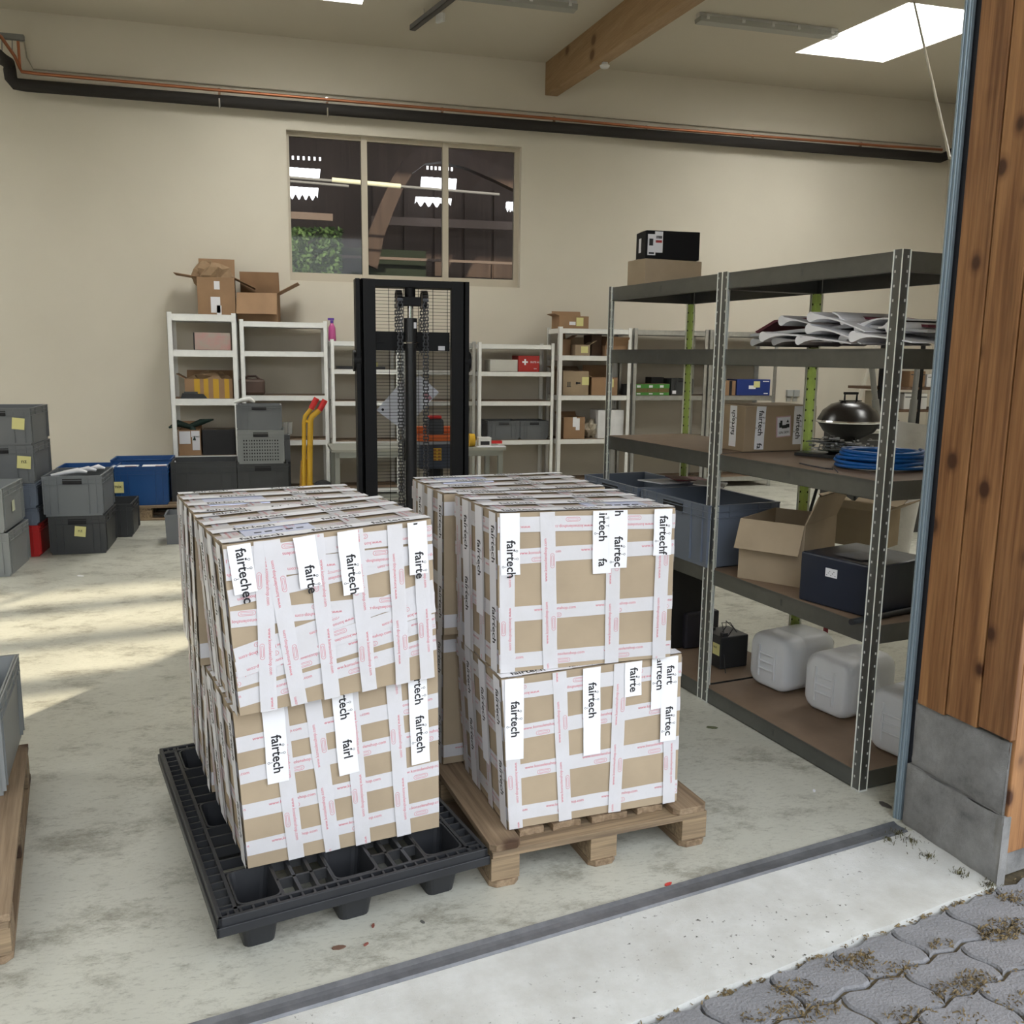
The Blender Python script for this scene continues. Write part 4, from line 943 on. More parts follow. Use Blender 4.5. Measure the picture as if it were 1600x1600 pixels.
def carton(label, loc, rz, w, d, h, m=None, flaps=None, decals=(), group=None, fd=None, name='cardboard_box', cat='box'):
    "flaps: angles (front, back, left, right) from straight up, outwards positive, or None when closed"
    m = m or M_CARD; r = thing(name, label, cat, loc, rz, group); b = MB(); t = .006; x0, x1 = -w/2, w/2
    if flaps is None:
        b.ab((x0, 0, 0), (x1, d, h)); b.build('carton_body', m, r, bevel=.004)
        MB().ab((x0, d/2-.025, h), (x1, d/2+.025, h+.0012)).build('tape_strip', mat('brown_tape', (.30, .20, .12), .35), r)
    else:
        b.ab((x0, 0, 0), (x1, t, h)).ab((x0, d-t, 0), (x1, d, h)).ab((x0, t, 0), (x0+t, d-t, h)).ab((x1-t, t, 0), (x1, d-t, h)).ab((x0+t, t, 0), (x1-t, d-t, t)); b.build('carton_body', m, r)
        q = fd or d/2; L = [((V((x0+.002, 0, h)), (w-.004, t, q)), 'X', 1, (0, 0, h)), ((V((x0+.002, d-t, h)), (w-.004, t, q)), 'X', -1, (0, d, h)), ((V((x0, .002, h)), (t, d-.004, q)), 'Y', -1, (x0, 0, h)), ((V((x1-t, .002, h)), (t, d-.004, q)), 'Y', 1, (x1, 0, h))]
        for (p, s_), ax, sg, hg in [L[i] for i in range(4)]:
            i = [L[k][0][0] for k in range(4)].index(p); a = flaps[i]
            if a is None: continue
            k = MB(); k.ab((p.x, p.y, p.z+.001), (p.x+s_[0], p.y+s_[1], p.z+s_[2])); k.xf(flap_M(V(hg), ax, R(a)*sg)); k.build('flap', m, r)
    for dcl in decals:
        kind = dcl[0]
        if kind in ('note', 'label', 'white', 'dark', 'red', 'green', 'yel'):
            _, x, z, ww, hh = dcl[:5]; mm = dict(note=M_NOTE, label=M_PAPER, white=M_LABEL, dark=M_INKB, red=M_RED, green=mat('green_print', (.06, .25, .04), .6), yel=M_YEL)[kind]
            MB().ab((x, -.0018-(.0012 if len(dcl) > 5 else 0), z), (x+ww, -.0003, z+hh)).build(dict(note='sticky_note', label='paper_label', white='tape_strip').get(kind, 'print_patch'), mm, r)
        elif kind == 'text':
            _, x, z, s_, size, mm = dcl[:6]; vs, fs, wd = text2d(s_, .01); MB().add([(x+a*size, -.0034, z+b*size) for a, b in vs], fs).build('lettering', mm, r, fix=False)
    return r
def place(x0, x1, yb, Y, rz=0):
    "floor or shelf contact seen at picture row yb, between columns x0 and x1, on the plane Y: (front middle, width)"
    a = ony(x0, yb, Y); b = ony(x1, yb, Y); return V(((a.x+b.x)/2, Y, (a.z+b.z)/2)), (b.x-a.x)

# ------------------------------------------------------------------ things on and around the back racks
YB = YF+.05
def shelf_item(x0, x1, zs, ytop, Y=YB):
    a, b = ony(x0, ytop, Y), ony(x1, ytop, Y); return V(((a.x+b.x)/2, Y, zs+.001)), b.x-a.x, ony((x0+x1)/2, ytop, Y).z-zs
zA = zl(320, [491, 547, 623, 712]); zA = [v+.001 for v in zA]
rn = random.Random(4)
def crumple(label, name, cat, loc, sx, sy, sz, m, n=9, seed=1, parent=None, group=None):
    k = MB(); q = random.Random(seed)
    def fn(s, t):
        a = 2*PI*s; b = PI*(t-.5); j = 1+q.uniform(-.28, .28)
        return V((sx*math.cos(a)*math.cos(b)*j, sy*math.sin(a)*math.cos(b)*j, max(0, sz*(.5+.5*math.sin(b)*j))))
    k.grid(fn, n, 6); o = k.build(name, m, parent, loc=loc, fix=False)
    if parent is None: tag(o, label, cat, group)
    return o
p, w, h = shelf_item(307, 366, zA[0], 436); p.y += .02
c1 = carton('tall open brown carton with crumpled paper on the leftmost rack', p, 0, w, .36, h+.02, M_CARD2, (None, 15, 82, 115), [('label', -.02, .27, .06, .09), ('label', -.06, .02, .10, .17), ('white', .0, -.0, .05, .10)], fd=.24)
crumple('crumpled brown paper spilling from the tall open carton', 'packing_paper', 'paper', (p.x-.05, p.y+.16, p.z+h*.70), .2, .16, .30, M_KRAFT, 16, 3)
p, w, h = shelf_item(369, 433, zl(440, [503])[0], 455); p.y += .05
carton('low open brown carton with long flap on the second rack', p, R(-6), w, .36, h*.95, M_CARD2, (155, -15, None, 62), (), fd=.26)
p, w, h = shelf_item(303, 360, zA[1], 520); carton('pink patterned box in dark tray on the leftmost rack', p, 0, w, .3, h, mat('pink_pattern', (.55, .30, .28), .7, noise=1, nscale=9, col2=(.42, .38, .33)), None, [('dark', -w/2-.01, 0, .015, h)])
p, w, h = shelf_item(288, 363, zA[2], 592); carton('brown carton wrapped in yellow tape stripes', p, 0, w, .34, h, M_CARD2, (None, 30, 60, None), [('yel', -w/2+.10, 0, .06, h), ('yel', -w/2+.20, 0, .05, h), ('yel', -w/2+.30, 0, .06, h), ('yel', -w/2+.42, 0, .05, h)], fd=.1)
crumple('crumpled brown paper on top of the yellow-taped carton', 'packing_paper', 'paper', (p.x, p.y+.16, p.z+h*.6), w*.42, .12, h*.75, M_KRAFT, 14, 8)
r = thing('black_device', 'flat black device in front of the yellow-taped carton', 'device', (ony(303, 620, YF).x, YF+.005, zA[2]), 0)
MB().hexa([V(q) for q in ((-.14, 0, 0), (.14, 0, 0), (.14, .04, 0), (-.14, .04, 0), (-.12, 0, .06), (.10, 0, .05), (.10, .04, .05), (-.12, .04, .06))]).build('casing', M_BLK, r); MB().ab((-.10, -.002, .055), (.04, .03, .075)).build('lid', M_DGREY, r)
p, w, h = shelf_item(278, 313, zA[3], 672); carton('small brown carton with white label on the lowest open shelf left', p, 0, w, .3, h, M_CARD2, (None, 20, 60, None), [('label', -w/2+.01, h*.45, w*.5, h*.5), ('label', w/2-.09, h*.2, .08, h*.55), ('label', w/2-.10, h*.72, .09, h*.24)], fd=.08)
k = MB(); k.tube([(-.22, 0, .02), (-.12, 0, .07), (0, 0, .03), (.12, .0, .08), (.26, 0, .11)], [.01, .04, .03, .035, .008], 8); k.tube([(.02, 0, .03), (.06, -.06, -.04), (.05, -.08, -.12)], [.03, .03, .02], 8)
tag(k.build('green_bag', mat('dark_green_cloth', (.012, .035, .028), .7), smooth=50, loc=(p.x, p.y+.09, p.z+h)), 'dark green bag strap lying over the small labelled carton', 'bag')
p, w, h = shelf_item(315, 367, zA[3], 672); carton('black box beside the small labelled carton', p, 0, w-.01, .32, h, mat('black_card', (.02, .02, .022), .6), None)
# second bay
zB = zl(440, [503, 549, 618, 688])
p, w, h = shelf_item(372, 414, zB[2]+.001, 588)
r = thing('brown_bag', 'brown leather-like bag on the second rack', 'bag', p, 0); k = MB(); k.grid(lambda s, t: V(((s-.5)*w*(1-.2*t), .15+.13*math.cos(2*PI*0)*0, 0)), 1, 1)
MB().prism([(-w/2, 0), (w/2, 0), (w/2*.9, .25), (-w/2*.9, .25)], 0, h*.85).build('bag_body', mat('bag_brown', (.10, .06, .045), .6, noise=.6, nscale=10), r, bevel=.03)
MB().tube([(-w*.3, .08, h*.8), (-w*.15, .08, h*1.0), (w*.15, .08, h*1.0), (w*.3, .08, h*.82)], .012).build('handle', mat('bag_brown', (.1, .06, .04)), r)
# grey crates in front of it
YC = 9.75
def cr(label, x0, x1, y0, y1, Y, m, d=.4, zbase=None, **kw):
    a, b = ony(x0, y1, Y), ony(x1, y1, Y); z0 = a.z/2+b.z/2 if zbase is None else zbase; zt = (ony(x0, y0, Y).z+ony(x1, y0, Y).z)/2
    crate(label, V(((a.x+b.x)/2, Y, max(z0, 0))), 0, b.x-a.x, d, zt-max(z0, 0), m, **kw); return (a.x+b.x)/2, b.x-a.x, zt
xm, wm, z1 = cr('dark grey crate at the bottom of the stack beside the yellow handle', 373, 452, 725, 790, YC, M_DGREY, zbase=.17)
xm, wm, z2_ = cr('grey perforated crate in the middle of the stack beside the yellow handle', 372, 445, 672, 724, YC, M_LGREY, zbase=z1+.002, perf=True)
MB().ab((xm-.07, YC-.004, z2_-.14), (xm+.03, YC-.001, z2_-.08))
xm, wm, z3_ = cr('grey crate on top of the stack beside the yellow handle', 370, 441, 633, 671, YC, M_GREY, zbase=z2_+.002)
xq, wq, zq = cr('lower grey crate behind the perforated crate stack', 392, 456, 722, 790, YC+.45, M_DGREY, zbase=.0)
cr('grey crate standing on the lower one behind the perforated crate stack', 392, 454, 680, 721, YC+.45, M_GREY, zbase=zq+.002)
k = MB(); zt = z3_+.002
pts = [(ony(365, 637, YC).x, .02), (ony(378, 632, YC).x, .045), (ony(390, 630, YC).x, .055), (ony(398, 636, YC).x, .02)]
k.tube([(x, YC+.1, zt+z) for x, z in pts], [.012, .022, .028, .014], 10); tag(k.build('white_hook', M_WHITE, smooth=60), 'white curved plastic piece on top of the grey crate stack', 'part')
for i, (x, y) in enumerate(((446, 668), (452, 666))):
    q = ony(x, y, YC+.6); k = MB(); k.lathe([(.0, 0), (.03, 0), (.036, .13), (.03, .13)], n=12); o = k.build('clear_cup', mat('clear_plastic', (.5, .5, .48), .2, alpha=.5), loc=(q.x, YC+.6, ony(450, 680, YC+.45).z+.0), smooth=40); tag(o, 'clear plastic cup on the rear grey crate, %s one' % ['left', 'right'][i], 'cup', 'clear cups')
# big dark crates left of the rack and the blue ones on a pallet
a, b = ony(266, 722, 9.75), ony(369, 722, 9.75)
crate('large dark grey crate in front of the leftmost rack', V(((a.x+b.x)/2, 9.75, .0)), 0, b.x-a.x, .5, a.z*.5+b.z*.5, M_DGREY, handle=False)
bl0, bl1 = ony(178, 730, 9.55), ony(261, 730, 9.55)
crate('front blue crate with red-edged papers, on the low pallet', V(((bl0.x+bl1.x)/2, 9.55, .146)), 0, bl1.x-bl0.x, .42, bl0.z-.146, M_BLUE, handle=False, note=(-.22, bl0.z-.146-.20, .11, 0, 'mix'))
crate('rear blue crate with papers, on the low pallet', V(((bl0.x+bl1.x)/2-.05, 10.0, .146)), 0, bl1.x-bl0.x+.10, .42, bl0.z-.146+.02, M_BLUE, handle=False)
crate('blue crate with rim showing left of the front blue crate', V(((bl0.x+bl1.x)/2-.55, 9.75, .146)), 0, .5, .42, bl0.z-.146-.02, M_BLUE, handle=False)
for i, (dx, dy) in enumerate(((-.16, .1), (.12, .1), (-.1, .55), (.15, .55))):
    k = MB(); k.box((0, 0, 0), (.24, .2, .012)); o = k.build('paper_stack', M_PAPER, loc=((bl0.x+bl1.x)/2+dx, 9.58+dy, bl0.z-.012), rz=.05*i, bevel=.002)
    MB().box((.06, -.06, .008), (.11, .05, .003)).build('red_edge', mat('dark_red', (.14, .02, .03), .5), o)
    tag(o, ['left white paper stack in the front blue crate', 'right white paper stack in the front blue crate', 'left white paper stack in the rear blue crate', 'right white paper stack in the rear blue crate'][i], 'paper')
wooden_pallet('low wooden pallet under the blue crates', ((bl0.x+bl1.x)/2+.62, 9.5, 0), R(90), False)
crate('small dark crate peeping out behind the taped boxes at the left', gnd(268, 851)+V((.05, .0, 0)), 0, .20, .3, .26, M_GREY, handle=False, ribs=False)
# middle left stack
cl = gnd(84, 867); cr_ = gnd(163, 865); wcl = (cr_-cl).length+.02; mid = (cl+cr_)/2
h1 = .315
crate('dark grey crate with yellow note, lower of the pair before the blue crates', mid, 0, wcl+.02, .60, h1, M_DGREY, note=(.02, .19, .085, .12, 'nz'))
crate('light slate crate on the dark noted crate, filled with white folded sheets', mid+V((-.015, -.01, h1+.003)), 0, wcl+.04, .60, .33, mat('blue_grey_crate', (.17, .185, .20), .45))
for i in range(3):
    k = MB(); k.tube([(-.15+.08*i, 0, .0), (-.05+.08*i, .02, .02), (.05+.06*i, .03, .035), (.12+.05*i, .03, .02)], [.012, .018, .022, .01], 8); tag(k.build('white_foam_piece', M_LABEL, loc=(mid.x-.05, mid.y+.15+.12*i, h1+.32), smooth=50), ['front white curled piece in the slate crate', 'middle white curled piece in the slate crate', 'rear white curled piece in the slate crate'][i], 'foam piece', 'white curled pieces in the slate crate')
crate('dark crate behind the noted dark crate', mid+V((.12, .68, 0)), 0, .42, .5, .30, M_DGREY)
# tower at the left edge
tx, ty = ony(42, 638, 7.95).x, 7.95
def tw(label, z0, z1, m, dx=0, **kw): return crate(label, V((tx-.24+dx, ty, z0)), 0, .52, .62, z1-z0, m, **kw)
zt0, zt1, zt2, zt3, zt4 = 1.20, .895, .60, .42, .24
zz = [ony(42, y, ty).z for y in (638, 696, 756, 795, 822)]
tw('topmost grey crate of the tall tower at the left edge', zz[1]+.002, zz[0], M_GREY, note=(.19-.02, .17, .09, .1), dx=0)
tw('second grey crate from the top of the left tower', zz[2]+.002, zz[1], M_GREY, note=(.19, .17, .10, .1, 'nz'))
tw('dark blue-grey crate with label, middle of the left tower', zz[3]+.002, zz[2], M_SLATE)
tw('blue-grey crate above the red crate in the left tower', zz[4]+.002, zz[3], M_SLATE)
tw('bright red crate at the foot of the left tower', .0, zz[4], M_RED)
MB().ab((0, 0, 0), (.003, .18, .1)).build('paper_label', M_PAPER, [o for o in COL.objects if o.get('label', '').startswith('dark blue-grey crate with label')][0], loc=(.262, .25, .04))
lg = gnd(50, 873); lz = ony(40, 758, 0+lg.y-.62).z
crate('light grey crate, lower one of the pair at the left edge', V((lg.x-.27, lg.y-.62, 0)), 0, .54, .60, .325, M_LGREY)
crate('light grey crate with small white note, upper one of the pair at the left edge', V((lg.x-.29, lg.y-.62, .327)), 0, .54, .60, .325, M_LGREY)
MB().ab((0, 0, 0), (.002, .07, .08)).build('sticky_note', mat('pale_note', (.6, .62, .45), .8), [o for o in COL.objects if o.get('label', '').startswith('light grey crate with small')][0], loc=(.268, .25, .12))
# foreground crate at the left edge on its pallet
r = crate('light grey crate with red-printed packs on the wooden pallet, front left', V((-1.185, 3.20, .146)), R(7), .60, .55, .332, M_LGREY)
for i in range(2):
    o = thing('printed_pack', ['front white pack with dark red stripes in the front left crate', 'rear white pack with dark red stripes in the front left crate'][i], 'pack', (-1.06-.03*i, 3.26+.25*i, .26), R(7), 'red striped packs')
    MB().ab((-.09, 0, 0), (.09, .21, .18)).build('pack_body', M_PAPER, o); MB().ab((0.0, .02, .18), (.075, .19, .1815)).build('red_panel', mat('dark_red', (.14, .02, .03), .5), o)
    for k in range(6): MB().ab((.008+.011*k, .02, .1815), (.012+.011*k, .19, .1825)).build('stripe', mat('stripe_red', (.3, .05, .06), .5), o)
# rack three: spray bottle, tray
zC = zl(540, [533, 577, 627, 690])
def bottle(label, p, m1, m2):
    r = thing('spray_bottle', label, 'bottle', p, 0); k = MB(); k.lathe([(0, 0), (.042, 0), (.045, .02), (.04, .15), (.02, .19), (.014, .20), (0, .20)], n=16); k.build('bottle', m1, r, smooth=50)
    MB().cyl((0, 0, .20), (0, 0, .23), .018).box((-.01, 0, .245), (.07, .02, .025)).build('trigger_head', m2, r); MB().box((-.035, 0, .215), (.008, .012, .045), 0, 0, Matrix.Rotation(.4, 3, 'Y')).build('trigger', M_WHITE, r)
bottle('pink and purple spray bottle on the lower rack left of the lift truck', V((ony(520, 530, YB).x, YB+.1, zC[0]+.002)), mat('pink_liquid', (.55, .10, .30), .3), mat('purple_plastic', (.13, .05, .35), .4))
p, w, h = shelf_item(528, 602, zC[1]+.001, 573); r = thing('black_tray', 'flat black tray on the lower rack behind the lift truck', 'tray', p, 0); MB().ab((-w/2, 0, 0), (w/2, .3, .03)).build('tray', M_BLK, r); MB().ab((.1, .1, .03), (.2, .2, .08)).build('sticky_note', M_NOTE, r)
# first-aid rack
zD = zl(800, [538, 581, 627, 688])
p, w, h = shelf_item(766, 809, zD[1]+.001, 562); carton('plain white box left of the red first-aid box', p, 0, w, .3, h, mat('white_card', (.56, .55, .50), .7), None)
p, w, h = shelf_item(810, 843, zD[1]+.001, 556)
r = carton('red first-aid box with white cross', p, 0, w, .3, h, mat('red_card', (.42, .03, .025), .6), None, [('white', -w/2+.05, h*.55, .07, .02), ('white', -w/2+.075, h*.55-.025, .02, .07, 1), ('text', -w/2+.15, h*.55, 'ERSTE HILFE', .028, M_LABEL), ('text', w/2-.07, .03, 'DIN', .02, M_LABEL)])
for i, (x0, x1) in enumerate(((763, 812), (813, 857))):
    p, w, h = shelf_item(x0, x1, zD[3]+.001, 658); crate(['left grey crate on the first-aid rack', 'right grey crate on the first-aid rack'][i], p, 0, w, .4, h, M_GREY, group='grey crates on the first-aid rack')
# carton rack
zE = zl(930, [514, 556, 618, 686])
p, w, h = shelf_item(874, 920, zE[0]+.001, 494); carton('brown carton with yellow note on top of the carton rack', p, 0, w, .3, h, M_CARD2, (None, 20, 70, None), [('label', -.06, .04, .08, .04), ('note', .03, .03, .09, .10)], fd=.07)
p, w, h = shelf_item(899, 922, zE[1]+.001, 539); carton('small brown carton with yellow note under the rack top', p, 0, w, .22, h, M_CARD, (None, 20, None, 60), [('note', -.02, .03, .09, .08)], fd=.1)
p, w, h = shelf_item(885, 898, zE[1]+.001, 530); carton('small dark open carton behind the noted small carton', p+V((0, .15, 0)), 0, w, .2, h, M_CARD2, (None, 20, None, 60), fd=.1)
p, w, h = shelf_item(929, 945, zE[1]+.001, 523); carton('tall dark carton on the second shelf of the carton rack', p+V((0, .1, 0)), 0, w, .3, h, mat('dark_card', (.09, .055, .035), .8), None)
p, w, h = shelf_item(946, 981, zE[1]+.001, 535); carton('brown carton with slanting flap beside the tall dark carton', p, 0, w, .3, h*.75, M_CARD2, (35, 10, None, None), [('label', -w/2+.02, .02, .05, .06)], fd=.12)
p, w, h = shelf_item(880, 920, zE[2]+.001, 580)
carton('brown carton with printed arrows and yellow note', p, 0, w, .34, h, M_CARD, (None, 65, 65, None), [('dark', -w/2+.06, h*.35, .012, .06), ('dark', -w/2+.085, h*.35, .012, .06), ('dark', -w/2+.05, h*.34, .055, .008), ('dark', -w/2+.17, h*.45, .02, .03), ('dark', 0, h*.47, .06, .02), ('note', .08, h*.42, .09, .10, 1)], fd=.12)
p, w, h = shelf_item(925, 965, zE[2]+.001, 590); carton('orange-brown carton with raised flap beside the arrow carton', p, 0, w, .34, h, M_CARD2, (None, 10, 60, None), [('note', w/2-.1, h*.45, .05, .1)], fd=.15)
p, w, h = shelf_item(975, 985, zE[2]+.001, 600); carton('tiny black box at the end of the carton rack shelf', p, 0, w, .1, h, mat('black_card', (.02, .02, .022), .6), None)
p, w, h = shelf_item(881, 914, zE[3]+.001, 652); carton('brown carton with white tape strip on the low shelf', p, 0, w, .34, h, M_CARD2, (None, 40, None, None), [('white', -.02, h*.55, .05, h*.45), ('white', .02, h*.4, .05, h*.55, 1)], fd=.06)
p, w, h = shelf_item(917, 941, zE[3]+.001, 664); crumple('crumpled cream cloth on the low shelf beside the white-taped carton', 'cloth', 'cloth', p+V((0, .15, 0)), w*.55, .12, h*1.3, mat('cream_cloth', (.50, .45, .36), .9), 16, 5)
p, w, h = shelf_item(935, 975, zE[3]+.001, 641)
r = thing('white_bucket_box', 'square white foam container on the low shelf', 'container', p, 0); MB().hexa([V(q) for q in ((-w/2, 0, 0), (w/2, 0, 0), (w/2, .3, 0), (-w/2, .3, 0), (-w/2, 0, h), (w/2*1.02, 0, h), (w/2*1.02, .3, h), (-w/2, .3, h))]).build('container', M_FOAM, r, bevel=.004); MB().ab((-w*.2, -.002, h*.2), (-w*.05, 0, h*.26)).build('spot', M_INKB, r)
# green box rack
for i, (x0, x1) in enumerate(((993, 1012), (1012, 1029), (1029, 1046))):
    p, w, h = shelf_item(x0, x1, zE[2]+.001, 600); carton(['left green and brown box on the second rack from right', 'middle green and brown box on the second rack from right', 'right green and brown box on the second rack from right'][i], p, 0, w-.002, .3, h, mat('brown_green_card', (.16, .12, .04), .7), None, [('green', -w/2, h*.62, w, h*.36), ('green', -w/2, 0, w, h*.25), ('label', -w/2+.02, h*.68, .05, h*.2, 1), ('label', -w/2+.02, h*.08, .05, h*.1, 1)], group='green boxes')
p, w, h = shelf_item(1049, 1083, zE[2]+.001, 592); crate('dark grey crate right of the green boxes', p, 0, w, .4, h, M_DGREY)
MB().ab((-w/2+.02, -.005, .02), (-w/2+.07, -.001, .06)).build('sticky_note', M_PAPER, [o for o in COL.objects if o.get('label') == 'dark grey crate right of the green boxes'][0])
p, w, h = shelf_item(1028, 1048, zE[2]+.001, 590); carton('black box behind the green boxes', p+V((0, .2, 0)), 0, w, .2, h, mat('black_card', (.02, .02, .022), .6), None)
p, w, h = shelf_item(1132, 1150, zE[2]+.001, 595); carton('small brown carton with black strap left of the blue box', p, 0, w, .25, h, M_CARD2, None, [('dark', -.01, 0, .04, h)])
p, w, h = shelf_item(1152, 1204, zE[2]+.001, 593); carton('dark blue box with yellow note on the rightmost back rack', p, 0, w, .28, h, mat('blue_card', (.015, .04, .22), .5), None, [('white', -.07, h*.4, .1, h*.22), ('note', -.0, h*.5, .09, .08, 1), ('white', w/2-.11, h*.85, .09, .012), ('white', w/2-.09, .02, .06, .012)])

# ------------------------------------------------------------------ workbench and yellow handle
r = thing('workbench', 'grey steel workbench behind the lift truck', 'table', (0, 0, 0))
ya = 9.7; a, b = ony(517, 697, ya), ony(789, 702, ya-.1); zt = (a.z+b.z)/2; bx_0, bx_1 = a.x, b.x
MB().ab((bx_0, ya-.15, zt-.03), (bx_1, ya+.55, zt)).build('table_top', mat('bench_top', (.30, .30, .26), .5), r)
k = mat('bench_steel', (.30, .31, .28), .45, .3)
MB().ab((bx_0+.03, ya-.13, zt-.09), (bx_1-.03, ya-.09, zt-.03)).build('apron_rail', k, r)
for x in (bx_0+.03, bx_1-.08):
    for y in (ya-.13, ya+.48): MB().ab((x, y, 0), (x+.05, y+.05, zt-.03)).build('leg', k, r)
MB().ab((bx_0+.08, ya-.10, .15), (bx_1-.08, ya-.07, .19)).build('stretcher', k, r)
q = ony(745, 700, ya); zt_ = zt+.001
o = MB().cyl((q.x-.09, ya, zt_+.07), (q.x-.03, ya, zt_+.07), .07, n=18).build('tape_roll', M_YEL, smooth=40); tag(o, 'yellow tape roll at the right end of the workbench', 'tape roll')
r = thing('parts_pack', 'small white and red pack next to the tape roll', 'pack', (q.x+.03, ya, zt_)); MB().box((.05, 0, .05), (.14, .1, .1)).build('pack_body', M_WHITE, r); MB().ab((-.0, -.053, .02), (.1, -.05, .06)).build('print_patch', M_INKB, r)
MB().box((.19, 0, .045), (.12, .05, .03)).build('red_end', M_RED, r)
o = MB().ab((q.x-.02, ya-.12, zt_), (q.x+.30, ya-.02, zt_+.008)).build('paper_sheet', M_PAPER); tag(o, 'white paper sheet lying on the workbench end', 'paper')
# yellow hand truck with two red grips
r = thing('hand_truck', 'yellow hand truck with two red grips in front of the second rack', 'hand truck', (0, 0, 0)); Y = 9.6; P = lambda x, y, Y=Y: ony(x, y, Y)
MB().tube([P(474, 800), P(475, 720), P(475, 660), P(477, 650), P(486, 639)], .022, 10).build('arm', M_YEL, r, smooth=50)
MB().tube([P(484, 800), P(484, 720), P(485, 658), P(487, 651), P(499, 641)], .03, 10).build('arm', M_YEL, r, smooth=50)
MB().tube([P(486, 639), P(495, 622)], .03, 10).build('grip', M_RED, r, smooth=50); MB().tube([P(499, 641), P(508, 625)], .03, 10).build('grip', M_RED, r, smooth=50)
MB().tube([P(475, 657), P(486, 660)], .018, 8).build('crossbar', M_YEL, r)
k = MB(); e = [P(470, 720), P(480, 718), P(484, 750), P(492, 758), P(498, 800), P(466, 800)]; k.extrude(e, (0, .04, 0)); k.build('foot_plate', mat('dark_yellow', (.33, .17, .02), .5), r)
k = MB(); c = P(505, 770); k.cyl((c.x, Y-.03, c.z), (c.x, Y+.05, c.z), .13, n=24); k.build('wheel', M_BLK, r, smooth=50)
q0_ = P(480, 810); MB().box((q0_.x, Y+.02, .12), (.30, .16, .24)).build('base', mat('dark_yellow', (.33, .17, .02), .5), r)

# ------------------------------------------------------------------ lift truck (stacker)
SY = 5.45
def S(x, y, Y=SY): return ony(x, y, Y)
zt = (S(560, 434).z+S(727, 441).z)/2; xl, xr = S(564, 436).x, S(727, 440).x
r = thing('lift_truck', 'black pallet lift truck with chains and wire guard', 'lift truck', ((xl+xr)/2, SY, 0)); cx = (xl+xr)/2; hw = (xr-xl)/2; cw = .082
for s in (-1, 1):
    k = MB(); k.ab((s*hw, 0, .05), (s*(hw-cw), .02, zt)).ab((s*hw, 0, .05), (s*(hw-.012), .15, zt)).ab((s*hw, .13, .05), (s*(hw-cw*.75), .15, zt)).ab((s*(hw-cw*.55), .02, .05), (s*(hw-cw*.7), .13, zt-.01)); k.build('mast_column', M_BLKS, r, bevel=.002)
    k = MB(); k.ab((s*(hw+.004), .02, .05), (s*(hw+.030), .14, zt+.002)); k.build('outer_mast', M_BLKS, r, bevel=.002)
    k = MB(); k.cyl((s*(hw+.045), .08, zt-.47), (s*(hw-.01), .08, zt-.47), .062, n=24); k.build('roller', M_BLKS, r, smooth=50)
MB().ab((-hw+.001, .001, zt-.042), (hw-.001, .15, zt-.001)).build('top_bar', M_BLKS, r, bevel=.002)
zc_ = S(640, 530).z; zb_ = S(640, 548).z; z0_ = S(640, 518).z
MB().ab((-hw+cw, .06, zb_), (hw-cw, .085, z0_+.0)).ab((-hw+cw, .05, zb_+.045), (-.16, .06, zb_+.06)).build('cross_plate', M_BLKS, r)
MB().ab((hw-cw-.07, .058, zb_+.005), (hw-cw-.03, .06, zb_+.03)).build('plate_sticker', M_PAPER, r)
MB().ab((.0, .0, 0), (.0, 0, 0)) if 0 else None
cyx = S(643, 600).x-cx
cyl_ = MB().cyl((cyx, .03, .1), (cyx, .03, zb_+.02), .034, n=20).cyl((cyx, .03, zb_+.02), (cyx, .03, S(643, 497).z), .041, n=20).build('cylinder', mat('cylinder_black', (.018, .018, .02), .3), r, smooth=40)
MB().cyl((cyx, .03, S(643, 497).z), (cyx, .03, S(643, 478).z), .018, n=16).build('piston_rod', M_CHROME, r, smooth=40)
MB().ab((cyx-.06, -.005, S(643, 478).z), (cyx+.06, .065, S(643, 464).z)).build('yoke', M_BLKS, r, bevel=.004)
MB().cyl((cyx, .04, S(643, 464).z), (cyx, .04, zt-.04), .032, n=20).build('upper_tube', M_BLKS, r, smooth=40)
MB().ab((cyx-.005, -.008, zb_+.13), (cyx+.03, -.004, zb_+.165)).build('cylinder_label', M_PAPER, cyl_)
MB().tube([(cyx+.052*math.cos(a), .03+.052*math.sin(a), zb_+.045) for a in [i*PI/6 for i in range(12)]], .004, 6, closed=True).build('hose_clamp', M_CHROME, cyl_)
zs_ = S(643, 469).z
